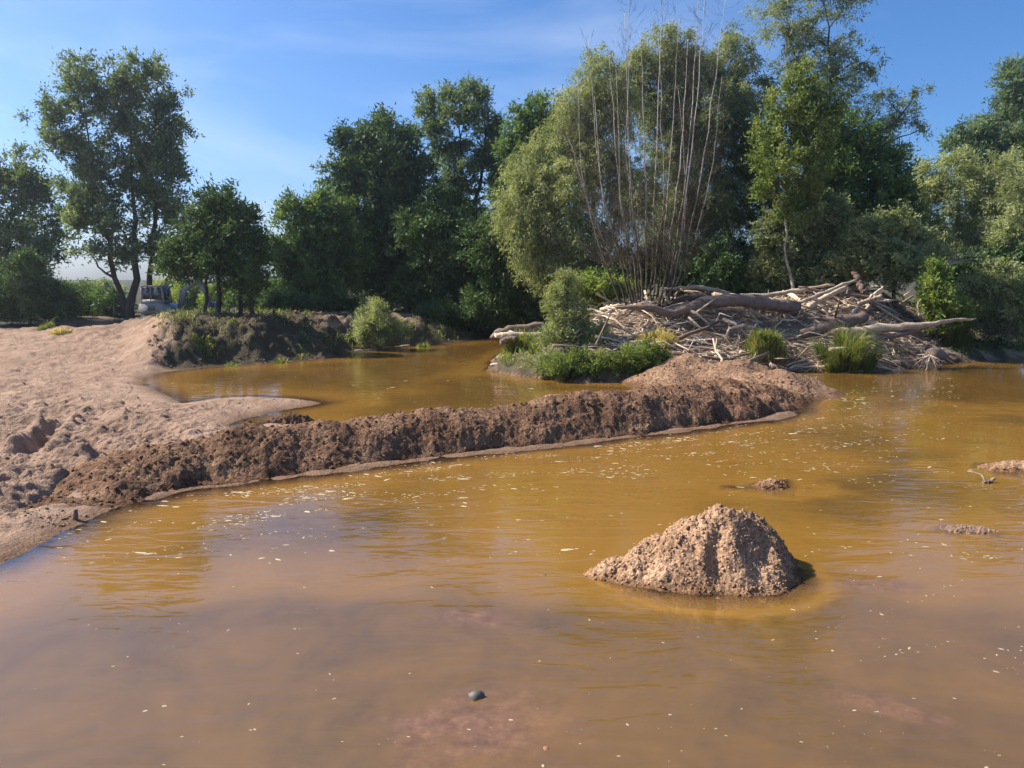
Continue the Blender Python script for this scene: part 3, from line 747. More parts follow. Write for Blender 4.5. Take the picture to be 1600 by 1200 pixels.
def curve_pts(ctrl, n=10, jit=0.0, rg=None):
    """Catmull-Rom through control points"""
    c = np.asarray(ctrl, float)
    c = np.vstack([2 * c[0] - c[1], c, 2 * c[-1] - c[-2]])
    seg = len(c) - 3
    t = np.linspace(0, seg - 1e-6, n); i = t.astype(int); f = (t - i)[:, None]
    p0, p1, p2, p3 = c[i], c[i + 1], c[i + 2], c[i + 3]
    o = 0.5 * (2 * p1 + (p2 - p0) * f + (2 * p0 - 5 * p1 + 4 * p2 - p3) * f ** 2 + (3 * p1 - p0 - 3 * p2 + p3) * f ** 3)
    if jit and rg is not None:
        j = rg.standard_normal(o.shape) * jit; j[0] = 0
        o = o + j
    return o

SZ, PER, CD = 1.15, 2.15, 2.4
def tree(name, label, cat, base, Y, lobes, leaf, stems=None, tr=0.18, size=0.16, per=55, cden=1.5, rc=0.7, droop=0.0, up=0.35, asp=0.45,
         seed=1, bark='bark', group=None, shell=0.45, thick=0.85, zbase=None, stray=0.08):
    """lobes: (u, v, half width, half height[, metres nearer (-) or farther]) read off the photograph; they become ellipsoids at distance Y"""
    rg = np.random.default_rng(seed)
    size *= SZ; per *= PER; cden *= CD
    b = PD(base, 480, Y)
    z0 = gz(b[0], b[1]) if zbase is None else zbase
    b = np.array((b[0], b[1], z0 - 0.12))
    root = empty(name, tuple(b), label, cat, group)
    C = []; Rr = []
    for l in lobes:
        yy = Y + (l[4] if len(l) > 4 else 0.0)
        C.append(PD(l[0], l[1], yy)); q = px(yy)
        Rr.append((l[2] * q, 0.5 * (l[2] + l[3]) * q * thick, l[3] * q))
    C = np.array(C); Rr = np.array(Rr)
    if not any(len(l) > 4 for l in lobes):
        C[:, 1] += rg.uniform(-0.5, 0.5, len(C)) * Rr[:, 1]
    # main stems
    trunk = Soup(); tips = []
    if stems is None:
        order = np.argsort(-C[:, 2])
        topc = C[order[0]]
        stems = None
        mid = b * 0.55 + topc * 0.45; mid[0] = b[0] * 0.75 + topc[0] * 0.25; mid[1] = b[1]
        main = [[b, mid, topc]]
    else:
        main = []
        for st in stems:
            p_ = [PD(u, v, Y) for u, v in st]
            if np.linalg.norm(p_[0] - b) > 0.05:
                p_[0] = np.array((p_[0][0], b[1] + rg.uniform(-.25, .25), z0 - 0.12))
            main.append(p_)
    stem_pts = []; stem_r = []
    for i, m_ in enumerate(main):
        hh = np.linalg.norm(np.asarray(m_[-1]) - m_[0])
        cp = curve_pts(m_, 14, hh * 0.006, rg)
        r0 = tr * (1.0 if i == 0 else 0.75)
        rr = r0 * (1 - np.linspace(0, 1, 14) ** 0.9) + 0.02
        rr[0] *= 1.35
        trunk.tube(cp, rr, 8, 0.06, seed + i)
        stem_pts.append(cp); stem_r.append(rr)
    SP = np.concatenate(stem_pts); SR = np.concatenate(stem_r)
    # limbs to the lobes
    for c, r in zip(C, Rr):
        dz = c[2] - SP[:, 2]; dist = np.linalg.norm(SP - c, axis=1)
        cost = dist + np.where(dz < 0.25 * dist, 3.0 * dist, 0) 
        j = int(np.argmin(cost))
        if dist[j] < 0.4: continue
        s = SP[j]; mid = 0.5 * (s + c) + np.array((0, 0, -0.08 * dist[j])) + rg.standard_normal(3) * 0.05 * dist[j]
        r0 = min(SR[j] * 0.7, 0.02 + 0.035 * dist[j])
        trunk.tube(curve_pts([s, mid, c], 8, dist[j] * 0.012, rg), np.linspace(r0, 0.018, 8), 6)
        k_ = curve_pts([s, mid, c], 8)
        SP = np.vstack([SP, k_]); SR = np.concatenate([SR, np.linspace(r0, 0.018, 8)])
    trunk.done('trunk', M[bark], root, smooth=True)
    # clumps
    CL = []; OUT = []
    for c, r in zip(C, Rr):
        nn = max(5, int(cden * math.pi * r[0] * r[2] / (rc * rc)))
        d = rg.standard_normal((nn, 3)); d /= np.linalg.norm(d, axis=1)[:, None]
        rad_ = rg.random(nn) ** shell * (1 + rg.standard_normal(nn) * stray)
        p_ = c + d * rad_[:, None] * r
        CL.append(p_); OUT.append(d * (0.3 + 0.7 * rad_[:, None]))
    CL = np.concatenate(CL); OUT = np.concatenate(OUT)
    gzc = z0 + 0.05
    ok = CL[:, 2] > gzc
    CL = CL[ok]; OUT = OUT[ok]
    # twigs from the nearest limb below each clump
    dd = np.linalg.norm(CL[:, None, :] - SP[None, :, :], axis=2) + np.where(SP[None, :, 2] > CL[:, None, 2], 1.5, 0.0)
    j = dd.argmin(1); s = SP[j]
    md = 0.5 * (s + CL) + np.array((0, 0, 0.06)) * np.linalg.norm(CL - s, axis=1)[:, None] + rg.standard_normal(CL.shape) * 0.05
    L_ = np.linalg.norm(CL - s, axis=1)
    r0 = np.minimum(SR[j] * 0.6, 0.006 + 0.009 * L_)
    tv, tf = twig_batch(s, md, CL + OUT * rc * 0.4, r0, r0 * 0.7, 0.004)
    build('branches', tv, tf, M[bark], root, smooth=True)
    V, F, t = leaves(CL, rc, per, size, droop, up, OUT, rg, asp, 12, Y > 36)
    build('crown', V, F, M[leaf], root, attrs={'tint': ('FACE', t)})
    for ch in root.children: ch.matrix_parent_inverse = Matrix.Translation(-Vector(b))
    return root

LT = 'trees along the left bank'; FT = 'trees on the far bank of the pond'; RT = 'trees and shrubs behind the log jam'
# ---- left
tree('broadleaf_tree', 'leafy tree cut by the left picture edge, left of the tall poplar', 'tree', 20, 50, [(30, 285, 55, 48), (-30, 300, 60, 70), (20, 365, 72, 50), (75, 395, 45, 40), (-40, 400, 60, 60), (88, 345, 22, 18), (60, 300, 40, 35), (40, 430, 60, 35)],
     'leaf_poplar', stems=[[(8, 480), (10, 400), (25, 270)], [(70, 480), (62, 420), (90, 370)]], size=0.2, rc=0.75, cden=0.8, per=34, shell=0.7, seed=2, group=LT)
tree('evergreen_bush', 'dark pointed bush below the tree at the left picture edge', 'bush', 45, 45, [(45, 425, 26, 28), (42, 458, 48, 34), (90, 470, 32, 26), (0, 470, 50, 30)], 'leaf_dark', tr=0.1, size=0.13, rc=0.5, cden=2.0, per=50, seed=3)
tree('poplar_tree', 'tall airy poplar with several trunks beside the excavator', 'tree', 207, 46.5,
     [(122, 120, 34, 34), (105, 165, 30, 34), (150, 150, 34, 40), (75, 197, 28, 16), (110, 225, 50, 38), (190, 135, 36, 36), (185, 185, 50, 45), (240, 118, 32, 34), (255, 165, 30, 40), (262, 215, 36, 45), (215, 235, 50, 45), (155, 275, 52, 44), (268, 278, 34, 42), (225, 300, 50, 40), (112, 300, 36, 32), (170, 340, 50, 34), (255, 345, 44, 34), (125, 352, 34, 22), (212, 385, 50, 25), (140, 395, 22, 14), (245, 395, 36, 22), (180, 405, 26, 14), (120, 330, 30, 26)],
     'leaf_poplar', stems=[[(207, 490), (212, 400), (208, 300), (200, 130)], [(203, 488), (172, 395), (150, 300), (122, 110)], [(228, 480), (238, 390), (240, 270), (248, 110)]], tr=0.25, size=0.18, rc=0.66, cden=0.9, per=34, shell=0.7, seed=4, up=0.6)
tree('broadleaf_tree', 'dark round-headed tree with thin trunks behind the excavator boom', 'tree', 345, 37.6,
     [(345, 330, 38, 34), (318, 365, 34, 45), (370, 375, 38, 45), (340, 400, 50, 36), (395, 405, 24, 38), (300, 405, 30, 30), (385, 440, 28, 22), (270, 400, 20, 24)],
     'leaf_dark', stems=[[(345, 488), (342, 430), (345, 325)], [(372, 488), (374, 440), (372, 370)], [(318, 488), (322, 440), (312, 380)], [(395, 488), (392, 450), (392, 410)]], tr=0.13, size=0.18, rc=0.6, cden=1.7, per=44, seed=5, group=LT)
# ---- far hedge, seen between the trunks
for i, (u, v, a_, b_, Y, lf, lab) in enumerate([(118, 462, 34, 18, 62, 'leaf_mid', 'low green hedge shrub left of the stake on the bank'), (165, 462, 30, 18, 66, 'leaf_sage', 'grey-green hedge shrub between the stake and the tall poplar'), (92, 474, 30, 18, 52, 'leaf_dark', 'dark hedge shrub right of the pointed bush'), (135, 474, 32, 16, 55, 'leaf_mid', 'green hedge shrub at the foot of the gap in the trees'), (178, 474, 26, 15, 54, 'leaf_dark', 'dark hedge shrub just left of the tall poplar trunks'), (262, 452, 22, 16, 70, 'leaf_willow', 'pale shrub behind the excavator cab'),
        (300, 460, 24, 18, 64, 'leaf_bright', 'sunlit yellow-green shrub under the excavator boom'), (345, 462, 24, 17, 62, 'leaf_bright', 'sunlit yellow-green shrub right of the excavator arm'), (395, 462, 30, 20, 60, 'leaf_mid', 'green shrub under the dark round-headed tree'), (435, 460, 22, 22, 58, 'leaf_mid', 'shrub closing the gap beside the far bank trees')]):
    tree('hedge_shrub', lab, 'shrub', u, Y, [(u, v, a_, b_), (u - 12, v + 8, a_ * .8, b_ * .8), (u + 14, v + 6, a_ * .7, b_ * .7)], lf, tr=0.06, size=0.2, rc=0.55, cden=1.4, per=30, seed=20 + i, group='shrubs beyond the excavator')
# ---- far bank, centre
tree('elder_tree', 'loose grey-green tree at the left end of the far bank', 'tree', 478, 48, [(505, 325, 36, 24), (465, 350, 34, 34), (520, 350, 40, 34), (450, 395, 24, 36), (485, 395, 44, 36), (530, 400, 40, 40), (462, 440, 34, 36), (510, 450, 44, 36)],
     'leaf_mid', tr=0.16, size=0.2, rc=0.7, cden=1.35, per=42, seed=40, stray=0.16, group=FT)
tree('oak_tree', 'big dark oak-like tree in the middle of the far bank', 'tree', 600, 52, [(590, 208, 40, 28), (555, 240, 36, 34), (622, 238, 38, 36), (590, 270, 56, 44), (648, 290, 36, 40), (540, 285, 30, 36), (600, 330, 70, 44), (560, 380, 60, 44), (640, 380, 60, 50), (600, 440, 70, 44)],
     'leaf_dark', tr=0.3, size=0.22, rc=0.8, cden=1.5, per=44, seed=41, group=FT)
tree('poplar_tree', 'tall light poplar rising behind the dark far bank trees', 'tree', 716, 56, [(672, 165, 28, 20), (705, 150, 34, 20), (752, 152, 26, 22), (680, 200, 36, 24), (728, 185, 40, 26), (765, 195, 26, 30), (700, 240, 38, 26), (757, 245, 34, 34), (715, 285, 44, 30), (780, 285, 32, 36), (730, 330, 50, 36)],
     'leaf_poplar', stems=[[(716, 490), (716, 400), (722, 290), (712, 150)], [(718, 420), (742, 330), (758, 240), (752, 150)]], tr=0.26, size=0.21, rc=0.62, cden=0.75, per=34, shell=0.7, up=0.7, seed=42, group=FT)
tree('dense_tree', 'dense dark tree right of the oak on the far bank', 'tree', 690, 50, [(690, 330, 40, 34), (672, 372, 44, 40), (720, 385, 50, 44), (690, 440, 56, 44), (740, 450, 44, 40), (650, 460, 40, 34)], 'leaf_dark', tr=0.22, size=0.2, rc=0.75, cden=1.6, per=44, seed=43, group=FT)
tree('dense_tree', 'dark tree filling the gap left of the big willow', 'tree', 800, 47, [(800, 340, 40, 50), (775, 400, 44, 50), (825, 410, 40, 50), (800, 460, 56, 40), (770, 470, 44, 36), (850, 460, 40, 40)], 'leaf_dark', tr=0.2, size=0.2, rc=0.75, cden=1.6, per=44, seed=44, group=FT)
tree('poplar_tree', 'green poplar top showing just left above the big willow', 'tree', 842, 52, [(822, 190, 28, 22), (845, 172, 24, 20), (850, 210, 44, 34), (810, 230, 28, 26), (835, 265, 44, 34), (850, 320, 48, 40)], 'leaf_mid', tr=0.22, size=0.2, rc=0.7, cden=1.3, per=40, seed=45, group=FT)
for i, (u, v, a_, b_, Y, lab) in enumerate([(452, 478, 34, 20, 45, 'dark low bush at the left end of the far bank'), (520, 478, 36, 18, 47, 'dark low bush behind the sunlit sand of the far bank'), (690, 492, 40, 16, 47, 'dark low bush right of the sunlit sand'), (760, 496, 44, 18, 48, 'dark low bush above the far pond corner'), (825, 498, 36, 22, 48, 'dark low bush next to the island point')]):
    tree('low_bush', lab, 'bush', u, Y, [(u, v, a_, b_), (u - 18, v + 5, a_ * .6, b_ * .8), (u + 18, v + 4, a_ * .6, b_ * .8)], 'leaf_dark', tr=0.05, size=0.16, rc=0.45, cden=1.6, per=34, seed=60 + i, group='low bushes on the far bank')
# ---- island and right bank
tree('willow_tree', 'big light green willow leaning left over the pond', 'tree', 930, 41, [(938, 118, 34, 34), (905, 170, 40, 40), (960, 165, 40, 44), (880, 225, 48, 42), (935, 240, 52, 50), (835, 262, 40, 36), (822, 310, 46, 40), (880, 300, 50, 46), (800, 345, 32, 34), (850, 360, 50, 42), (910, 365, 46, 44), (835, 405, 34, 30), (880, 420, 46, 34), (940, 430, 40, 40), (985, 300, 40, 60)],
     'leaf_willow', stems=[[(930, 475), (925, 380), (930, 250), (938, 120)], [(925, 475), (890, 390), (840, 310)], [(938, 475), (960, 350), (985, 260)]], tr=0.16, size=0.14, rc=0.6, cden=1.9, per=52, droop=0.9, up=0.1, asp=0.28, seed=70)
tree('willow_tree', 'tall olive willow crown behind the bare stems', 'tree', 1065, 45, [(1040, 85, 48, 36), (1000, 120, 36, 34), (1085, 110, 44, 40), (1145, 90, 34, 44), (1030, 160, 56, 46), (1110, 170, 60, 48), (1165, 160, 40, 50), (1060, 230, 64, 50), (1140, 240, 58, 54), (1090, 310, 66, 50), (1150, 330, 46, 50), (1040, 330, 50, 60), (1075, 400, 60, 50), (1130, 410, 44, 40)],
     'leaf_sage', stems=[[(1065, 470), (1060, 350), (1040, 200), (1042, 80)], [(1075, 470), (1110, 330), (1145, 100)]], tr=0.2, size=0.15, rc=0.66, cden=1.75, per=50, droop=0.7, up=0.2, asp=0.3, seed=71)
tree('feathery_tree', 'tallest feathery grey-green tree, cut by the top picture edge', 'tree', 1260, 45, [(1215, 8, 36, 26), (1225, 55, 34, 34), (1280, -10, 44, 26), (1325, 5, 30, 22), (1270, 45, 36, 28), (1250, 95, 44, 34), (1310, 70, 38, 28), (1300, 125, 46, 34), (1350, 105, 26, 24), (1345, 160, 36, 28), (1388, 150, 22, 16), (1428, 150, 22, 16), (1412, 185, 30, 20), (1440, 200, 16, 14), (1370, 205, 38, 26), (1405, 232, 22, 12), (1320, 205, 46, 36), (1260, 160, 50, 40)],
     'leaf_sage', stems=[[(1260, 470), (1262, 300), (1255, 150), (1225, 10)], [(1262, 400), (1290, 220), (1300, 110), (1282, -20)], [(1275, 400), (1330, 260), (1400, 190), (1432, 150)]], tr=0.22, size=0.16, rc=0.55, cden=0.7, per=36, droop=0.5, up=0.3, asp=0.28, shell=0.65, seed=72, stray=0.15)
tree('slender_tree', 'slender bright green tree with a pale trunk behind the log jam', 'tree', 1235, 37, [(1255, 130, 34, 26), (1235, 170, 42, 32), (1275, 180, 36, 36), (1212, 215, 38, 32), (1258, 225, 44, 34), (1222, 262, 42, 32), (1262, 288, 38, 30), (1202, 290, 28, 24), (1240, 330, 30, 26), (1200, 250, 22, 22)],
     'leaf_fresh', stems=[[(1237, 470), (1230, 400), (1225, 300), (1250, 140)]], tr=0.07, size=0.14, rc=0.5, cden=0.85, per=34, seed=73, bark='pale_bark', up=0.5)
tree('dense_tree', 'dark dense tree behind the shrubs right of the slender tree', 'tree', 1335, 43, [(1300, 215, 46, 40), (1350, 245, 50, 40), (1310, 290, 60, 48), (1370, 300, 48, 46), (1290, 350, 50, 44), (1350, 370, 60, 44), (1400, 350, 40, 40)], 'leaf_mid', tr=0.24, size=0.18, rc=0.7, cden=1.5, per=46, seed=74, group=RT)
tree('dense_tree', 'dark low tree between the olive willow and the slender tree', 'tree', 1195, 44, [(1185, 250, 34, 50), (1200, 330, 34, 44), (1160, 440, 34, 24), (1205, 430, 36, 30), (1180, 400, 22, 24)], 'leaf_dark', tr=0.16, size=0.17, rc=0.6, cden=1.4, per=44, seed=75, group=RT)
tree('round_tree', 'far bluish tree at the upper right picture edge', 'tree', 1590, 62, [(1590, 135, 36, 34), (1610, 180, 50, 44), (1570, 215, 44, 40), (1520, 215, 36, 26), (1500, 245, 30, 26), (1545, 260, 46, 34), (1610, 260, 46, 50), (1580, 330, 60, 50)], 'leaf_poplar', tr=0.3, size=0.24, rc=0.9, cden=1.35, per=42, seed=76, group=RT)
tree('willow_tree', 'broad olive willow in the right background', 'tree', 1490, 47, [(1450, 275, 36, 28), (1500, 270, 40, 30), (1560, 275, 50, 36), (1425, 310, 36, 36), (1475, 320, 48, 40), (1535, 330, 52, 44), (1590, 330, 46, 50), (1450, 380, 46, 44), (1510, 400, 52, 44), (1575, 400, 50, 40)], 'leaf_willow', tr=0.24, size=0.17, rc=0.72, cden=1.35, per=46, droop=0.5, asp=0.32, seed=77, group=RT)
tree('willow_shrub', 'bright yellow-green slim willow at the right picture edge', 'shrub', 1592, 40, [(1595, 300, 24, 34), (1590, 350, 34, 34), (1570, 385, 30, 28), (1605, 400, 36, 36)], 'leaf_willow', tr=0.07, size=0.15, rc=0.5, cden=1.2, per=42, droop=0.4, asp=0.3, seed=78)
tree('willow_shrub', 'rounded light green shrub above the right part of the log jam', 'shrub', 1395, 37, [(1395, 360, 40, 30), (1355, 380, 40, 34), (1430, 385, 40, 34), (1390, 410, 56, 34), (1330, 405, 36, 32), (1445, 410, 24, 26)], 'leaf_willow', tr=0.09, size=0.15, rc=0.5, cden=1.5, per=46, asp=0.5, seed=79, group=RT)
tree('willow_shrub', 'olive shrub at the foot of the slender tree behind the log jam', 'shrub', 1262, 38, [(1262, 375, 38, 36), (1290, 340, 34, 34), (1210, 365, 30, 30), (1225, 405, 40, 34), (1285, 405, 40, 34), (1250, 435, 46, 24), (1200, 435, 34, 22), (1310, 430, 34, 22)], 'leaf_sage', tr=0.09, size=0.15, rc=0.5, cden=1.5, per=46, seed=80, group=RT)
tree('willow_shrub', 'upright bright shrub at the right end of the log jam', 'shrub', 1468, 34, [(1460, 445, 22, 18), (1472, 475, 32, 22), (1492, 490, 28, 20), (1458, 420, 8, 12), (1475, 505, 20, 14)], 'leaf_bright', tr=0.05, size=0.13, rc=0.38, cden=1.5, per=44, up=0.7, seed=81)
tree('willow_shrub', 'green shrub overhanging the water at the right picture edge', 'shrub', 1565, 36, [(1570, 440, 36, 26), (1545, 470, 36, 28), (1590, 470, 40, 34), (1525, 450, 24, 22), (1580, 505, 40, 22), (1530, 495, 30, 18)], 'leaf_willow', tr=0.07, size=0.14, rc=0.45, cden=1.5, per=46, asp=0.45, seed=82)
tree('willow_shrub', 'dark shrub mass behind the overhanging shrub at right', 'shrub', 1515, 39.5, [(1515, 430, 44, 30), (1485, 430, 30, 26), (1560, 425, 44, 30), (1600, 430, 40, 36), (1520, 470, 44, 30)], 'leaf_dark', tr=0.09, size=0.16, rc=0.5, cden=1.4, per=44, seed=83)
tree('willow_bush', 'bright willow bush at the island shore in front of the logs', 'bush', 890, 29.8, [(885, 442, 22, 14), (880, 470, 30, 22), (895, 500, 36, 26), (880, 530, 38, 28), (905, 555, 46, 26), (940, 565, 36, 22), (870, 560, 34, 22), (925, 530, 26, 22), (960, 578, 30, 14)], 'leaf_willow', tr=0.05, size=0.11, rc=0.34, cden=1.7, per=52, up=0.55, asp=0.25, seed=84)
tree('leafy_weeds', 'leafy green growth between the willow bush and the gravel hump', 'weeds', 1005, 27.0, [(1005, 556, 34, 20), (980, 570, 30, 18), (1025, 566, 26, 20), (1008, 580, 34, 14), (960, 578, 26, 14)], 'leaf_fresh', tr=0.03, size=0.10, rc=0.28, cden=1.4, per=46, up=0.7, asp=0.3, seed=88, zbase=-0.02)
tree('leafy_weeds', 'low leafy growth hanging to the water under the willow bush', 'weeds', 930, 26.9, [(945, 578, 36, 15), (905, 580, 34, 14), (925, 566, 36, 16), (885, 572, 28, 16)], 'leaf_fresh', tr=0.03, size=0.10, rc=0.28, cden=1.3, per=44, up=0.4, asp=0.3, seed=89, zbase=-0.02)
tree('leafy_weeds', 'dry-green leafy growth left of the willow bush foot', 'weeds', 862, 27.4, [(862, 568, 28, 15), (842, 574, 22, 12), (872, 578, 24, 13)], 'leaf_willow', tr=0.03, size=0.10, rc=0.28, cden=1.1, per=42, up=0.6, asp=0.25, seed=90, zbase=-0.02)
tree('willow_bush', 'pale green undergrowth between the big willow and the bare stems', 'bush', 945, 35, [(930, 450, 40, 18), (970, 455, 26, 16), (905, 455, 30, 20)], 'leaf_bright', tr=0.04, size=0.12, rc=0.36, cden=1.6, per=46, seed=85)
tree('low_bush', 'dark undergrowth behind the foot of the bare stems', 'bush', 1050, 38.6, [(1000, 425, 40, 36), (1050, 415, 46, 44), (1105, 425, 44, 40), (1150, 445, 40, 24), (960, 440, 30, 24)], 'leaf_dark', tr=0.06, size=0.16, rc=0.5, cden=1.2, per=40, seed=87)
tree('willow_bush', 'grey-green bush on the sunlit sand of the far bank', 'bush', 590, 39, [(592, 480, 14, 12), (588, 505, 34, 22), (572, 522, 26, 14), (612, 518, 30, 18), (595, 530, 36, 12)], 'leaf_willow', tr=0.05, size=0.13, rc=0.36, cden=1.35, per=40, up=0.5, asp=0.25, seed=86)

# ------------------------------------------------------------------ bare stems in front of the willows
def stem_tips(root, ctrl, r0, seed, twigs=46, bark='pale_bark', twl=1.0):
    rg = np.random.default_rng(seed)
    hh = np.linalg.norm(np.asarray(ctrl[-1]) - ctrl[0])
    cp = curve_pts(ctrl, 18, 0.025, rg)
    rr = r0 * (1 - 0.93 * np.linspace(0, 1, 18) ** 0.85) + 0.004
    rr[0] *= 1.2
    V, F = tube(cp, rr, 7, 0.05, seed)
    st = build('stem', V, F, M[bark], root, smooth=True)
    t = rg.uniform(0.25, 0.99, twigs); f = t * 17; i = np.minimum(f.astype(int), 16); w = (f - i)[:, None]
    p0 = cp[i] * (1 - w) + cp[i + 1] * w
    d = rg.standard_normal((twigs, 3)) * np.array((1, 1, 0.35)); d[:, 2] += 0.55
    d /= np.linalg.norm(d, axis=1)[:, None]
    L = twl * (0.35 + 1.0 * rg.random(twigs)) * (1.15 - 0.6 * t)
    p1 = p0 + d * (L * 0.5)[:, None]; p2 = p0 + d * L[:, None] + np.array((0, 0, 1)) * (0.25 * L)[:, None]
    r = 0.004 + 0.007 * (1 - t)
    A = twig_batch(p0, p1, p2, r, r * .75, 0.0025)
    # second order twigs
    q = np.repeat(np.arange(twigs), 3); s = rg.uniform(0.3, 0.95, len(q))[:, None]
    b0_ = p0[q] * (1 - s) + p2[q] * s
    e = d[q] + rg.standard_normal((len(q), 3)) * 0.7; e[:, 2] += 0.3; e /= np.linalg.norm(e, axis=1)[:, None]
    l2 = (L[q] * rg.uniform(0.2, 0.5, len(q)))[:, None]
    B = twig_batch(b0_, b0_ + e * l2 * .5, b0_ + e * l2 + np.array((0, 0, .1)) * l2, 0.004, 0.003, 0.002)
    build('twigs', np.vstack([A[0], B[0]]), np.vstack([A[1], B[1] + len(A[0])]), M['twig'], st, kind='stuff')
BY = 33.6
bb = PD(1018, 465, BY); bzv = gz(bb[0], bb[1]) - 0.1
bare = empty('bare_willow', (bb[0], bb[1], bzv), 'clump of tall bare pale stems fanning out of the log jam', 'dead tree')
FAN = [(968, (900, 250), (884, 205)), (978, (912, 285), (903, 120)), (986, (938, 280), (918, 60)), (990, (945, 330), (928, 150)), (994, (962, 240), (952, 85)), (998, (972, 330), (962, 60)), (1002, (980, 240), (984, -35)), (1006, (986, 300), (976, 20)),
       (1010, (1008, 240), (1000, 50)), (1016, (1026, 210), (1036, -30)), (1020, (1036, 300), (1030, 60)), (1026, (1050, 210), (1062, 30)), (1032, (1066, 220), (1076, 60)), (1038, (1076, 230), (1094, -40)), (1044, (1086, 180), (1102, -10)), (1050, (1102, 230), (1136, -30)), (1056, (1112, 270), (1128, 120)), (1046, (1072, 330), (1060, 140))]
for i, (ub, md_, tp) in enumerate(FAN):
    yo = BY + rng.uniform(-0.9, 0.9)
    p0 = PD(1016 + (ub - 1016) * 0.9, 470, yo); p0[2] = bzv
    stem_tips(bare, [p0, PD((ub * .62 + md_[0] * .38), 400, yo), PD(*md_, yo + rng.uniform(-.5, .5)), PD(*tp, yo + rng.uniform(-1, 1))], rng.uniform(0.034, 0.064), 400 + i, 110, 'stem_bark', 1.25)
for ch in bare.children: ch.matrix_parent_inverse = Matrix.Translation(-bare.location)
def bare_brush(name, label, base, fans, Y, r, seed, bark='twig', cat='dead branch'):
    b = PD(*base, Y)
    root = empty(name, tuple(b), label, cat)
    for i, tp in enumerate(fans):
        e = PD(*tp, Y + rng.uniform(-.6, .6)); m_ = 0.5 * (b + e) + np.array((0, 0, 0.12))
        stem_tips(root, [b, m_, e], r, seed + i, 14, bark, 0.5)
    for ch in root.children: ch.matrix_parent_inverse = Matrix.Translation(-root.location)
bare_brush('dead_branch', 'bare grey dead branch sticking out right of the rounded shrub', (1470, 418), [(1520, 385), (1540, 392), (1545, 403), (1530, 410), (1505, 400)], 35.2, 0.028, 460, 'pale_bark')
bare_brush('dead_branch', 'reddish tangle of twigs hanging down beside the root wad', (1398, 532), [(1394, 560), (1400, 572), (1410, 555), (1422, 548), (1412, 575)], 30.6, 0.02, 470, 'drift_dark')
bare_brush('dead_branch', 'thin branches hanging over the dark bank at the right edge', (1560, 515), [(1500, 522), (1515, 545), (1535, 538), (1575, 545), (1590, 530)], 34.6, 0.03, 480, 'bark')

# ------------------------------------------------------------------ driftwood
def log(label, ctrl, r, mat='drift', name='driftwood_log', cat='log', forks=0, seed=0, lift=0.0):
    """ctrl: (u, v, distance) points along the log"""
    rg = np.random.default_rng(seed + 900)
    c = [PD(u, v, y) for u, v, y in ctrl]
    n = 20
    cp = curve_pts(c, n, 0.022, rg) if len(c) > 2 else curve_pts([c[0], 0.5 * (c[0] + c[1]) + rg.standard_normal(3) * 0.04, c[1]], n, 0.01, rg)
    rr = np.interp(np.linspace(0, 1, n), np.linspace(0, 1, len(r)), r)
    rr = rr * (1 + 0.10 * rg.standard_normal(n)); S_ = Soup(); S_.tube(cp, rr, 9, 0.16, seed)
    for k in range(forks):
        i = rg.integers(3, n - 2); d = cp[i + 1] - cp[i - 1]; d /= np.linalg.norm(d)
        e = d + rg.standard_normal(3) * 0.7; e /= np.linalg.norm(e); l = rg.uniform(0.3, 0.9)
        S_.tube(curve_pts([cp[i], cp[i] + e * l * .5, cp[i] + e * l + rg.standard_normal(3) * .1], 5), np.linspace(rr[i] * .5, .012, 5), 6)
    mid = cp.mean(0)
    S_.V = [v - mid for v in S_.V]
    o = S_.done(name, M[mat], None, smooth=True, label=label, category=cat)
    o.location = mid
    return o
log('thickest curved grey trunk lying along the top of the log jam', [(1245, 482, 33), (1180, 472, 32.6), (1112, 470, 32.3), (1078, 480, 32), (1046, 490, 31.8), (1012, 480, 31.6), (962, 479, 31.6)], [.27, .27, .24, .19, .16, .12, .05], 'drift_dark', forks=4, seed=1)
log('knotty brown log resting behind the curved trunk', [(1040, 476, 33.4), (1075, 466, 33.4), (1112, 463, 33.4)], [.13, .17, .15], 'drift_dark', seed=2, forks=1)
log('straight reddish pole sticking out level under the bare stems', [(1038, 451, 33), (1095, 450, 33.3), (1138, 458, 33.8)], [.05, .09, .08], 'drift', seed=3, forks=1)
log('long slim pole slanting up to the right from the curved trunk', [(1118, 466, 34), (1210, 459, 34), (1302, 444, 34)], [.13, .11, .05], seed=4)
log('long thin pole crossing the right half of the jam upward', [(1202, 488, 33), (1270, 464, 33), (1338, 437, 33.6)], [.07, .09, .06], seed=5)
log('stout pale log tilted in the upper right of the jam', [(1264, 479, 33.5), (1322, 448, 34)], [.13, .11], seed=6)
log('dark thin pole sloping down across the top right of the jam', [(1248, 449, 34), (1345, 463, 33.8), (1400, 470, 33.6)], [.06, .07, .04], 'drift_dark', seed=7)
log('thin forked pole leaning at the jam\'s upper right', [(1328, 492, 33), (1352, 470, 33.2), (1380, 448, 33.6)], [.05, .05, .04], seed=8, forks=2)
log('short thick pale log end on the upper right of the jam', [(1340, 475, 33), (1378, 462, 33)], [.11, .08], seed=9)
log('bright straight plank-like log at the jam\'s right shoulder', [(1362, 471, 33.4), (1392, 470, 33.4)], [.06, .06], seed=10)
log('long pale log pointing right over the reeds', [(1300, 519, 31.4), (1370, 513, 31.2), (1440, 509, 31), (1494, 500, 31.2), (1525, 499, 31.6)], [.10, .17, .13, .07, .02], seed=11, forks=1)
log('wide dark brown log in the middle right of the jam', [(1250, 522, 32), (1300, 508, 32), (1352, 496, 32.3)], [.20, .27, .22], 'drift_dark', seed=12)
log('greyish log under the long pale log', [(1330, 532, 31.2), (1400, 524, 31), (1452, 512, 31)], [.10, .11, .05], 'drift_dark', seed=13)
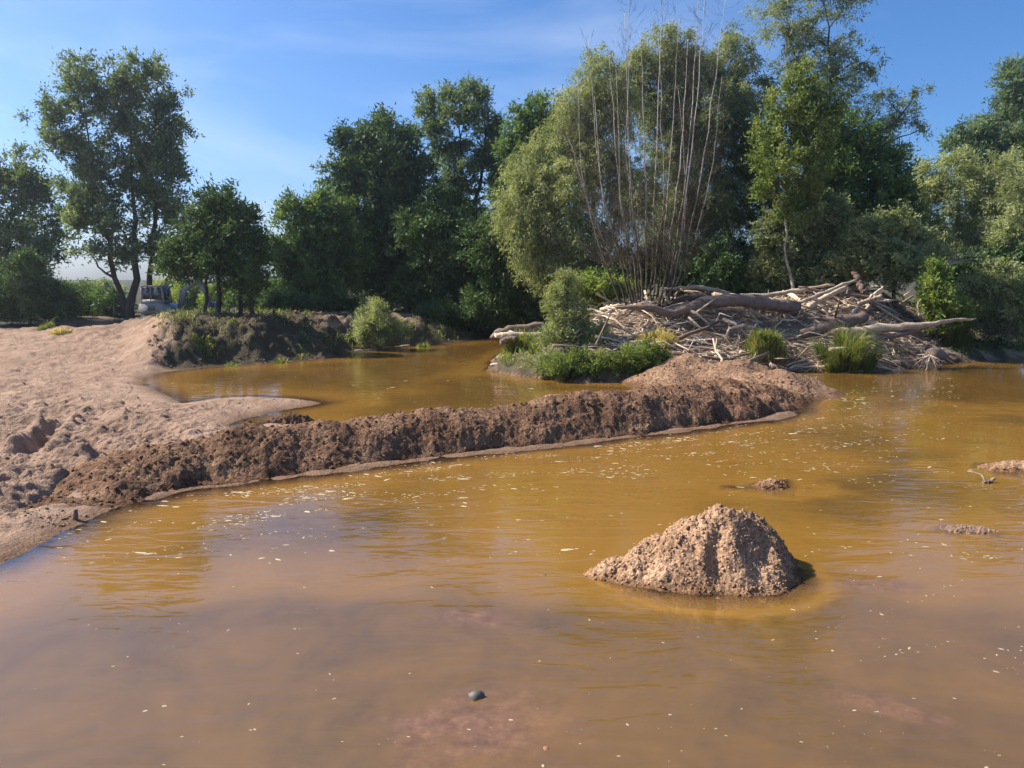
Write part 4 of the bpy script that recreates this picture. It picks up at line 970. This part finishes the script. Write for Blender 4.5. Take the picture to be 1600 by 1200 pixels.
log('pale short branch beside the grass-topped bank block', [(1140, 513, 31.2), (1160, 510, 31), (1182, 514, 31)], [.05, .08, .06], seed=14, forks=1)
log('leaning branch running down to the gravel hump', [(1016, 520, 31), (1055, 538, 30.2), (1092, 556, 29.9)], [.07, .09, .10], 'drift_dark', seed=15)
log('pale split board above the big grass tussock', [(1300, 537, 30.4), (1340, 538, 30.4)], [.05, .06], seed=16)
log('second pale board just above the first one', [(1322, 529, 30.8), (1350, 529, 30.8)], [.07, .06], seed=17)
log('bleached trunk on the left island point', [(768, 530, 33.4), (788, 518, 33.6), (850, 514, 34.5), (884, 512, 35)], [.10, .20, .22, .17], 'drift_dark', seed=18, forks=2)
log('lower bleached trunk on the left island point', [(774, 524, 33), (800, 524, 33), (862, 524, 33)], [.10, .14, .12], seed=19, forks=2)
log('block of pale wood under the bleached trunks', [(782, 535, 32.6), (806, 530, 32.6)], [.14, .12], 'drift_dark', seed=20)
log('pale log lying at the waterline of the island point', [(766, 571, 30.6), (800, 567, 30.6), (846, 555, 31)], [.06, .11, .08], seed=21, forks=2)
log('dark slanting stub rising from the top of the jam', [(1334, 424, 34.6), (1342, 440, 34.4), (1352, 458, 34.2)], [.10, .13, .15], 'drift_dark', seed=22)
log('upright grey stake at the right end of the jam', [(1437, 494, 31.8), (1438, 468, 31.8)], [.05, .03], seed=23)
log('thin pale stick hanging from the willow bush to the water', [(922, 545, 29.2), (938, 566, 29), (948, 592, 28.8)], [.03, .025, .02], seed=24, name='driftwood_stick', cat='stick')
log('pale stick floating at the foot of the willow bush', [(890, 599.5, 28.2), (945, 598, 28.2)], [.03, .03], seed=25, name='driftwood_stick', cat='stick')
log('dark curved stick in the water beside the reddish sand patch', [(1527, 836, 11.1), (1545, 829, 11.1), (1570, 829, 11.1)], [.012, .012, .006], 'drift_dark', seed=26, name='driftwood_stick', cat='stick')
log('thin white branch rising steeply from the jam below the bare stems', [(1046, 475, 32.6), (1040, 462, 32.6), (1036, 452, 32.6)], [.04, .035, .02], seed=27, name='driftwood_stick', cat='stick')
log('short log beached under the far bank', [(548, 549, 38.2), (640, 540, 40)], [.05, .06], seed=28)

# the heap of sticks: the larger ones are single things, the rest one mass
VAR = []
for k in range(14):
    rg = np.random.default_rng(700 + k)
    c = [np.array((-0.5, 0, 0)), np.array((-0.15, *(rg.standard_normal(2) * 0.05))), np.array((0.2, *(rg.standard_normal(2) * 0.05))), np.array((0.5, *(rg.standard_normal(2) * 0.06)))]
    r0 = rg.uniform(0.011, 0.030)
    S_ = Soup(); S_.tube(curve_pts(c, 4), np.linspace(r0, r0 * 0.45, 4), 4, 0.12, k)
    if k % 2:
        e = np.array((0.3, *(rg.standard_normal(2) * 0.22)))
        S_.tube([c[2], c[2] + e * 0.5, c[2] + e * 0.9], [r0 * .6, r0 * .45, r0 * .2], 3)
    VAR.append((np.concatenate(S_.V), [np.concatenate(S_.Q), np.concatenate(S_.T)]))
def jam_points(n, seed, far=6.2):
    rg = np.random.default_rng(seed); out = []
    while sum(map(len, out)) < n:
        x = rng.uniform(2.2, 19.0, 6000); y = rng.uniform(28.5, 39, 6000)
        u = 800 + FPX * x / y
        d = poly_sd(x, y, RIGHT)
        dens = np.interp(u, [920, 960, 1040, 1340, 1420, 1490, 1510], [0.3, 1, 1, 1, 0.8, 0.25, 0])
        k = (d > -0.15) & (d < far) & (rg.random(6000) < dens)
        out.append(np.stack([x[k], y[k]], -1))
    p = np.concatenate(out)[:n]
    return np.column_stack([p, ground_z(p[:, 0], p[:, 1])])
def stick_mats(p, seed, lo, hi, lift):
    rg = np.random.default_rng(seed); n = len(p)
    yaw = np.where(rg.random(n) < 0.7, rg.normal(0.0, 0.45, n), rg.uniform(-1.57, 1.57, n))
    pit = rg.normal(0, 0.22, n)
    L = lo * (hi / lo) ** (rg.random(n) ** 1.6)
    e = 0.3
    gxs = (ground_z(p[:, 0] + e * np.cos(yaw), p[:, 1] + e * np.sin(yaw)) - p[:, 2]) / e
    pit = pit - np.arctan(np.clip(gxs, -1, 1)) * 0.7
    z = p[:, 2] + lift * rg.random(n) + 0.03
    return yaw, pit, L, z, rg.uniform(0, 6.28, n)
ind_mesh = [mesh_from('driftwood_stick', V, F, M['drift'] if k % 3 else M['drift_dark'], True) for k, (V, F) in enumerate(VAR)]
pp_ = jam_points(280, 31)
yaw, pit, LL, zz_, rol = stick_mats(pp_, 32, 1.2, 3.6, 0.34)
for i in range(len(pp_)):
    uu = 800 + FPX * pp_[i, 0] / pp_[i, 1]
    zone = ('in the heap left of the bare stems' if uu < 1000 else 'under the thickest curved trunk' if uu < 1180 else 'in the heap above the big grass tussock' if uu < 1370 else 'at the right end of the heap by the reeds')
    o = link('driftwood_stick', ind_mesh[i % 14], None, label='thin weathered stick lying ' + zone, category='stick', group='loose sticks ' + zone)
    o.location = (pp_[i, 0], pp_[i, 1], zz_[i]); o.rotation_euler = (rol[i], pit[i], yaw[i]); t_ = LL[i] * rng.uniform(1.0, 1.9); o.scale = (LL[i], t_, t_)
pp_ = jam_points(2700, 33, 6.8)
yaw, pit, LL, zz_, rol = stick_mats(pp_, 34, 0.4, 1.6, 0.15)
SV = []; SQ = []; ST = []; TI = []; TT = []; nv = 0
for i in range(len(pp_)):
    V, F = VAR[i % 14]
    m_ = np.array(Matrix.LocRotScale(Vector((pp_[i, 0], pp_[i, 1], zz_[i])), __import__('mathutils').Euler((rol[i], pit[i], yaw[i])), Vector((LL[i],) * 3)))
    SV.append(V @ m_[:3, :3].T + m_[:3, 3]); SQ.append(F[0] + nv); ST.append(F[1] + nv); nv += len(V)
    q = rng.uniform(-0.8, 0.8); TI.append(np.full(len(F[0]), q)); TT.append(np.full(len(F[1]), q))
build('driftwood_debris', np.concatenate(SV), [np.concatenate(SQ), np.concatenate(ST)], M['drift'], smooth=True, attrs={'tint': ('FACE', np.concatenate([np.concatenate(TI), np.concatenate(TT)]))},
      label='mass of small sticks and bark packed into the log jam', kind='stuff')
# root wad
rb = PD(1452, 562, 30.3)
rw = empty('root_wad', (rb[0], rb[1], 0), 'upturned root wad with splayed roots at the waterline by the reeds', 'root wad')
rgr = np.random.default_rng(5)
V, F = tube(curve_pts([rb + (0.9, .6, .1), rb + (.35, .2, .2), rb + (0, 0, .2)], 6), [.16, .2, .24, .27, .28, .2], 9, 0.12, 3)
build('stump', V, F, M['drift_dark'], rw, smooth=True)
for k in range(16):
    a_ = rgr.uniform(-2.6, 0.3); e = np.array((math.cos(a_) - .5, -0.35 + rgr.normal(0, .25), math.sin(a_) * .8 + .1)); l = rgr.uniform(.4, .9)
    V, F = tube(curve_pts([rb + (0, 0, .15), rb + e * l * .5 + (0, 0, .12), rb + e * l + rgr.standard_normal(3) * .08], 6), np.linspace(.055, .012, 6), 5)
    build('root', V, F, M['drift'], rw, smooth=True)
for ch in rw.children: ch.matrix_parent_inverse = Matrix.Translation(-rw.location)

# ------------------------------------------------------------------ grass tufts
def blades(P0, h, lean, width, rg):
    n = len(P0)
    a = rg.uniform(0, 2 * math.pi, n)
    d = lean + 0.35 * np.stack([np.cos(a), np.sin(a), np.zeros(n)], -1)
    sd = np.stack([-np.sin(a), np.cos(a), np.zeros(n)], -1) * (width * 0.5)
    hh = (h * (0.3 + 0.85 * rg.random(n)))[:, None]
    up = np.array((0, 0, 1.0))
    p1 = P0 + up * hh * 0.6 + d * hh * 0.3; p2 = P0 + up * hh * (0.45 + 0.45 * rg.random((n, 1))) + d * hh * 1.15
    V = np.stack([P0 - sd, P0 + sd, p1 + sd * .85, p1 - sd * .85, p2], 1).reshape(-1, 3)
    b = np.arange(n)[:, None] * 5
    Q = b + np.array([[0, 1, 2, 3]]); T = b + np.array([[3, 2, 4]])
    t = np.clip(0.38 + 0.28 * rg.standard_normal(n) + 0.5 * (rg.random(n) < 0.14), 0, 1)
    return V, [Q, T], np.concatenate([t, t])
def tuft(name, label, u, v, w, h, n, mat='grass', cat='grass tuft', Y=None, seed=0, lean=0.5, depth=0.8, z=None, width=0.03, group=None):
    rg = np.random.default_rng(seed)
    c = P(u, v) if Y is None else PD(u, v, Y)
    q = px(c[1])
    r = np.sqrt(rg.random(n)); a = rg.uniform(0, 6.283, n)
    r = r * (0.72 + 0.55 * noise2(np.cos(a) * 1.7 + seed * 3.1, np.sin(a) * 1.7 + seed, 900))
    off = np.stack([np.cos(a) * r * w * q, np.sin(a) * r * w * q * depth, np.zeros(n)], -1)
    p = c + off
    p[:, 2] = np.maximum(ground_z(p[:, 0], p[:, 1]), -0.05) - 0.02 if z is None else z
    ln = off / (w * q) * lean + np.array((0.05, -0.05, 0))
    V, F, t = blades(p, h * q * (1.15 - 0.45 * r ** 2) * np.where(rg.random(n) < 0.07, 1.5, 1.0) * (0.85 + 0.6 * noise2(p[:, 0] * 3, p[:, 1] * 3, 901)), ln, width, rg)
    V[:, :] -= (c[0], c[1], 0)
    o = build(name, V, F, M[mat], None, attrs={'tint': ('FACE', t)}, label=label, category=cat)
    o.location = (c[0], c[1], 0)
    if group: o['group'] = group
    return o
tuft('grass_tussock', 'big bright green grass tussock standing in the water below the jam', 1323, 580, 40, 56, 5200, seed=1, lean=.75, width=.02)
tuft('grass_tussock', 'yellowish grass above the leafy growth beside the gravel hump', 1030, 556, 40, 24, 900, 'straw', seed=3, Y=30.4)
tuft('reed_clump', 'light green reed clump under the end of the long pale log', 1486, 558, 28, 60, 2000, seed=4, lean=.5, width=.022, cat='reeds')
tuft('weed_clump', 'bright green weeds below the bleached trunks on the island point', 812, 566, 34, 36, 1900, seed=5, lean=.6, width=.022, cat='weeds')
tuft('weed_clump', 'dull green weeds beside the willow bush on the island point', 845, 572, 22, 34, 600, seed=15, cat='weeds')
tuft('grass_tuft', 'small bright weed tuft at the foot of the dark left bank', 318, 566, 20, 12, 400, seed=6, Y=32.2)
tuft('grass_tuft', 'dry yellowish grass tuft on the left sand', 94, 531, 18, 11, 400, 'straw', seed=7, Y=37.5)
tuft('grass_tuft', 'green grass tuft at the edge of the shade on the left sand', 72, 512, 16, 14, 300, seed=8, Y=41)
tuft('grass_tuft', 'thin weeds on the left bank below the excavator', 290, 535, 18, 9, 300, seed=9, Y=35)
for i, (u, v) in enumerate([(360, 570), (440, 565), (660, 540)]):
    tuft('shore_weeds', 'dark weeds at the waterline of the far bank', u, v + 2, 16, 11, 200, seed=30 + i, cat='weeds', group='weeds along the foot of the far bank')
# grass-topped block of bank in front of the jam
gb = PD(1196, 560, 30.0)
rgb = np.random.default_rng(77)
def block_z(X, Y, S, T):
    dd = np.maximum(np.abs(S / 0.85) ** 3, np.abs(T / 0.75) ** 3) + 0.2 * fbm(X * 1.5, Y * 1.5, 3, 500)
    return 1.25 - 1.5 * np.clip(dd, 0, 1.6) + 0.12 * fbm(X * 3, Y * 3, 3, 501) + 0.25 * S / 0.85 * -1 * 0.4
blk, bvv = patch('bank_block', block_z, gb[:2], (1, 0), (-1.15, 1.15), (-1.0, 1.0), 0.05, M['gravel'], cull=-0.2, label='grass-topped block of earth bank in front of the log jam', category='bank block')
tops = bvv[bvv[:, 2] > 0.35]
tops = tops[rgb.choice(len(tops), 3200)] - np.array((0, 0, .03))
ln = np.stack([(tops[:, 0] - gb[0]) * .5 - .1, (tops[:, 1] - gb[1]) * .6 - .2, np.zeros(len(tops))], -1)
V, F, t = blades(tops, np.full(len(tops), 0.45), ln, 0.02, rgb)
V[:, 2] = np.maximum(V[:, 2], 0.02)
build('grass', V, F, M['grass'], blk, attrs={'tint': ('FACE', t)}, kind='stuff')
# low growth on wooded ground, also spread over the left bank to darken it
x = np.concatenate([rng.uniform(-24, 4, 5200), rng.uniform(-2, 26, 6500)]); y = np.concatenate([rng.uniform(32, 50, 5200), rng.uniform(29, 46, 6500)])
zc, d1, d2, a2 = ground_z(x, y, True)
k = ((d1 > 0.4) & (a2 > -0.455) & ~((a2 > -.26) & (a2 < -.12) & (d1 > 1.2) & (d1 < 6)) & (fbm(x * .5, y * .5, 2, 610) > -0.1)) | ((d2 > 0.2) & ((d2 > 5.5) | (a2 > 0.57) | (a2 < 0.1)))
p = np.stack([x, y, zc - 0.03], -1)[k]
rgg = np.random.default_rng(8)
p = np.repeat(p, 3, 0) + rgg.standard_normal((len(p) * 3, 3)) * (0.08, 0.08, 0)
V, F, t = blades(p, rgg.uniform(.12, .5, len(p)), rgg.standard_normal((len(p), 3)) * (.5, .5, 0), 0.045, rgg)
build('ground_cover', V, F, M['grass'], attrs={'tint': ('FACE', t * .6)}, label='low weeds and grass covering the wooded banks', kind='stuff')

# ------------------------------------------------------------------ excavator
EY = 44.5
ex = PD(246, 480, EY); ez = gz(ex[0], EY) - 0.02
exc = empty('mini_excavator', (0, 0, 0), 'grey tracked excavator with raised boom parked on the left bank', 'excavator')
def part(S_, name, mat, parent=exc, **k): return S_.done(name, M[mat], parent, **k)
S_ = Soup(); S_.box((0, 0, .42), (1.3, .9, .3), bev=.04); part(S_, 'undercarriage', 'paint_dark')
for sy in (-1, 1):
    o_ = [(math.cos(t) * .28 + (1.0 if math.cos(t) > 0 else -1.0) * .85, math.sin(t) * .28 + .28) for t in np.linspace(0, 2 * math.pi, 20, endpoint=False)]
    S_ = Soup(); S_.prism(o_, sy * .78 - .2, sy * .78 + .2); tk = part(S_, 'track', 'rubber')
    for wx_ in (-.8, -.3, .25, .8):
        S_ = Soup(); S_.tube([(wx_, sy * .78 - .22, .26), (wx_, sy * .78 + .22, .26)], [.16, .16], 12); part(S_, 'roller', 'paint_dark', tk)
S_ = Soup(); S_.prism([(-1.15, .72), (-1.22, 1.0), (-1.15, 1.3), (-.9, 1.38), (.35, 1.36), (.75, 1.15), (1.0, .9), (1.0, .66), (-1.0, .62)], -.85, .85); body = part(S_, 'house', 'paint')
S_ = Soup(); S_.prism([(-1.26, .74), (-1.3, 1.0), (-1.24, 1.26), (-1.1, 1.34), (-1.0, 1.34), (-1.0, .70)], -.8, .8); part(S_, 'counterweight', 'paint', exc)
S_ = Soup()
for k in range(6): S_.box((-.55 + k * .09, -.857, 1.05), (.05, .02, .34))
part(S_, 'vent_louvre', 'paint_dark', body)
S_ = Soup()
CX0, CX1, CY0, CY1, CZ0, CZ1 = -1.0, .55, -.82, .05, 1.36, 2.42
for (xa, za), (xb, zb) in (((CX0, CZ0), (CX0 + .05, CZ1)), ((CX1 + .05, CZ0), (CX1 - .12, CZ1)), ((-.35, CZ0), (-.33, CZ1))):
    for yy in (CY0, CY1): S_.tube([(xa, yy, za), (xb, yy, zb)], [.05, .05], 6)
S_.box((-.22, (CY0 + CY1) / 2, CZ1 + .04), (1.5, .98, .1), bev=.03)
S_.box((-.22, CY0, CZ0 + .12), (1.5, .06, .24)); S_.box((-.22, CY1, CZ0 + .12), (1.5, .06, .24))
cab = part(S_, 'cab_frame', 'paint')
for nm, c_, sz in (('side_window', (-.67, CY0 + .02, 1.98), (.52, .012, .74)), ('side_window', (.05, CY0 + .02, 1.98), (.66, .012, .74)), ('front_window', (.48, -.38, 1.98), (.012, .74, .76)), ('rear_window', (-.96, -.38, 1.98), (.012, .74, .7))):
    S_ = Soup(); S_.box(c_, sz); part(S_, nm, 'pane', cab)
S_ = Soup(); S_.box((-.3, -.4, 1.6), (.45, .45, .14), bev=.03); S_.box((-.52, -.4, 1.9), (.12, .42, .55), bev=.03); part(S_, 'seat', 'rubber', cab)
def beam(ptsxz, hw, y0, y1, name):
    p_ = np.array(ptsxz, float); t_ = np.gradient(p_, axis=0); t_ /= np.linalg.norm(t_, axis=1)[:, None]
    n_ = np.stack([-t_[:, 1], t_[:, 0]], -1) * np.array(hw)[:, None]
    out = list(map(tuple, p_ + n_)) + list(map(tuple, (p_ - n_)[::-1]))
    S_ = Soup(); m = len(p_)
    V = [(a, y0, b) for a, b in out] + [(a, y1, b) for a, b in out]; k = len(out)
    Q = [(i, (i + 1) % k, k + (i + 1) % k, k + i) for i in range(k)]
    for i in range(m - 1):
        Q += [(i, k - 1 - i, k - 2 - i, i + 1), (k + i, k + i + 1, k + k - 2 - i, k + k - 1 - i)]
    S_.add(np.array(V), np.array(Q)); return part(S_, name, 'paint')
boom = beam([(1.05, 1.0), (1.2, 1.55), (1.42, 2.1), (1.75, 2.5), (2.2, 2.68), (2.55, 2.72)], [.13, .17, .2, .19, .15, .1], .1, .34, 'boom')
arm = beam([(2.35, 2.86), (2.6, 2.6), (2.95, 1.95), (3.2, 1.4)], [.09, .14, .12, .08], .13, .31, 'arm')
for nm, a_, b_, r in (('boom_cylinder', (1.3, .22, .9), (1.85, .22, 2.25), .06), ('arm_cylinder', (1.75, .22, 2.78), (2.35, .22, 2.9), .055), ('bucket_cylinder', (2.72, .22, 2.6), (3.25, .22, 1.7), .045)):
    S_ = Soup(); S_.tube([a_, tuple((np.array(a_) + b_) / 2)], [r, r], 10); cy = part(S_, nm, 'paint_dark')
    S_ = Soup(); S_.tube([tuple((np.array(a_) + b_) / 2), b_], [r * .55, r * .55], 10); part(S_, 'rod', 'steel', cy)
S_ = Soup(); S_.prism([(3.15, 1.5), (3.42, 1.38), (3.55, 1.1), (3.5, .8), (3.3, .58), (3.02, .52), (2.82, .62), (2.95, .72), (3.12, .9), (3.15, 1.2)], -.12, .56); bk = part(S_, 'bucket', 'paint_dark')
for k in range(4):
    S_ = Soup(); S_.box((2.76, -.06 + k * .19, .62), (.16, .07, .05)); part(S_, 'tooth', 'steel', bk)
S_ = Soup(); S_.prism([(1.25, .1), (1.38, .12), (1.34, .5), (1.28, .5)], -.9, .9); part(S_, 'blade', 'paint_dark')
exs = (3.10 - ez) / 2.47
exc.location = (ex[0] + 0.35, EY, ez); exc.scale = (exs * 1.02,) * 3; exc.rotation_euler = (0, 0, R(-8))

# ------------------------------------------------------------------ small things
st = P(118, 815); S_ = Soup(); S_.tube([(0, 0, -.1), (.005, 0, .06), (0, .01, .15)], [.045, .04, .036], 8, .08, 3)
o = S_.done('wooden_stump', M['drift_dark'], None, smooth=True, label='short dark wooden stump on the near left shore', category='stump'); o.location = (st[0], st[1], gz(st[0], st[1]))
st = PD(178, 486, 40.5); S_ = Soup(); S_.tube([(0, 0, -.2), (.01, 0, .5), (0, 0, 1.0)], [.025, .025, .02], 6)
o = S_.done('marker_stake', M['bark'], None, label='thin dark marker stake on the sand left of the tall poplar', category='stake'); o.location = (st[0], st[1], gz(st[0], st[1]))
st = P(748, 1092); S_ = Soup(); S_.tube([(-.16, .28, -.22), (-.05, .08, -.05), (.0, .0, .02)], [.07, .066, .056], 9, .08, 9)
o = S_.done('sunken_post', M['stone'], None, smooth=True, label='dark end of a sunken post just breaking the foreground water', category='post'); o.location = st
def stone(label, u, v, z, s, mat, seed, name='stone'):
    rg = np.random.default_rng(seed); a, f = ico(); c = P(u, v, z)
    # one subdivision for a rounder stone
    ed = {}; vs = list(map(tuple, a)); ff = []
    def midp(i, j):
        k = (min(i, j), max(i, j))
        if k not in ed:
            m_ = (np.array(vs[i]) + vs[j]) / 2; vs.append(tuple(m_ / np.linalg.norm(m_))); ed[k] = len(vs) - 1
        return ed[k]
    for i, j, k in f:
        p_, q_, r_ = midp(i, j), midp(j, k), midp(k, i); ff += [(i, p_, r_), (j, q_, p_), (k, r_, q_), (p_, q_, r_)]
    V = np.array(vs) * (1 + .12 * rg.standard_normal((len(vs), 1))) * np.array(s)
    o = build(name, V, np.array(ff), M[mat], None, smooth=True, label=label, category='stone'); o.location = c; o.rotation_euler = (0, 0, rg.uniform(0, 6))
stone('reddish stone under shallow water near the bottom edge', 853, 1172, -0.012, (.035, .026, .02), 'redstone', 1)
log('dark forked snag poking out of the water below the right gravel bar', [(1534, 760, 13.1), (1543, 755, 13.1), (1552, 751, 13.15)], [.03, .035, .02], 'drift_dark', forks=4, seed=29, name='snag', cat='snag')
# floating flecks of foam and seed fluff
def fleck(seed):
    rg = np.random.default_rng(seed); k = 7
    a = np.linspace(0, 6.283, k, endpoint=False); r = .5 * (0.65 + .6 * rg.random(k))
    x = np.cos(a) * r; y = np.sin(a) * r * rg.uniform(.35, .8)
    V = np.vstack([np.stack([x, y, np.full(k, -.02)], -1), np.stack([x * .75, y * .75, np.full(k, .09)], -1), [[0, 0, .13]]])
    j = np.arange(k); n_ = (j + 1) % k
    return V, np.stack([j, n_, k + n_, k + j], -1), np.stack([k + j, k + n_, np.full(k, 2 * k)], -1)
FL = [fleck(s_) for s_ in range(8)]
def fleck_field(n, vlo, vhi, seed, pw=1.0):
    rg = np.random.default_rng(seed); out = []; tot = 0
    while tot < n:
        u = rg.uniform(-30, 1640, 4000); v = vlo + (vhi - vlo) * rg.random(4000) ** pw
        toe = np.interp(u, [0, 200, 500, 800, 1100, 1270, 1300, 1600], [880, 783, 737, 700, 668, 625, 600, 580])
        below = v - toe
        w = 0.02 + 0.9 * np.exp(-((below - 22) / 34) ** 2) * ((u > 350) & (u < 1500)) + 0.6 * np.exp(-(((u - 1290) / 150) ** 2 + ((v - 690) / 50) ** 2)) + 0.30 * np.exp(-(((u - 1480) / 170) ** 2 + ((v - 1020) / 120) ** 2)) + 0.2 * np.exp(-(((u - 270) / 110) ** 2 + ((v - 830) / 50) ** 2))
        w = np.where(below < 0, 0.10, w)
        k = rg.random(4000) < w
        q = np.array([P(a, b)[:2] for a, b in zip(u[k], v[k])])
        z = ground_z(q[:, 0], q[:, 1]); z = np.maximum(z, over(berm_z, b0[:2], bd, q[:, 0], q[:, 1]) * (q[:, 1] < 28)); z = np.where(np.hypot((q[:, 0] - MC[0]) / 1.9, (q[:, 1] - MC[1]) / 1.4) < 1, np.maximum(z, over(mound_z, MC[:2], (1, .02), q[:, 0], q[:, 1])), z)
        lump = fbm(q[:, 0] * 0.5 + q[:, 1] * .25, q[:, 1] * 1.9 - q[:, 0] * .9, 3, 700) > rg.normal(0.12, .13, len(q))
        q = q[(z < -0.02) & lump]; out.append(q); tot += len(q)
    return np.concatenate(out)[:n]
fm = [mesh_from('foam_fleck', V, [Q, T], M['foam'], True) for V, Q, T in FL]
q = fleck_field(290, 790, 1210, 41)
for i in range(len(q)):
    o = link('foam_fleck', fm[i % 8], None, label='tiny pale foam fleck floating on the foreground water', category='foam fleck', group='foam flecks on the foreground water')
    s_ = .009 + .03 * rng.random() ** 2.5 + (.015 if rng.random() < .05 else 0)
    o.location = (q[i, 0], q[i, 1], .001); o.scale = (s_ * rng.uniform(1, 1.6), s_, s_ * .5); o.rotation_euler = (0, 0, rng.normal(0, .7))
q = fleck_field(2400, 535, 880, 43)
SV = []; SQ = []; ST = []; nv = 0
for i in range(len(q)):
    V, Q, T = FL[i % 8]; s_ = rng.uniform(.012, .046) * (2.2 if rng.random() < .1 else 1); a = rng.normal(0, .5)
    Vt = V * (s_ * rng.uniform(1, 2.4), s_, s_ * .35); c_, d_ = math.cos(a), math.sin(a)
    SV.append(np.stack([Vt[:, 0] * c_ - Vt[:, 1] * d_ + q[i, 0], Vt[:, 0] * d_ + Vt[:, 1] * c_ + q[i, 1], Vt[:, 2] + .001], -1)); SQ.append(Q + nv); ST.append(T + nv); nv += len(V)
build('foam_drift', np.concatenate(SV), [np.concatenate(SQ), np.concatenate(ST)], M['foam'], smooth=True, label='countless pale foam flecks drifting along the gravel ridge', kind='stuff')

# ------------------------------------------------------------------ hazy air, added to stand in for the sun's veiling glare
def haze_box(density=0.0007, aniso=0.78):
    S_ = Soup(); S_.box((0, 150, 14.0), (700, 420, 34.0))
    m, nt, o = new_mat('glare_haze')
    v = N(nt, 'VolumePrincipled'); v.inputs['Color'].default_value = (0.86, 0.92, 1.0, 1); v.inputs['Density'].default_value = density; v.inputs['Anisotropy'].default_value = aniso
    nt.links.new(v.outputs[0], o.inputs['Volume'])
    S_.done('haze', m, None, kind='stuff')
haze_box()
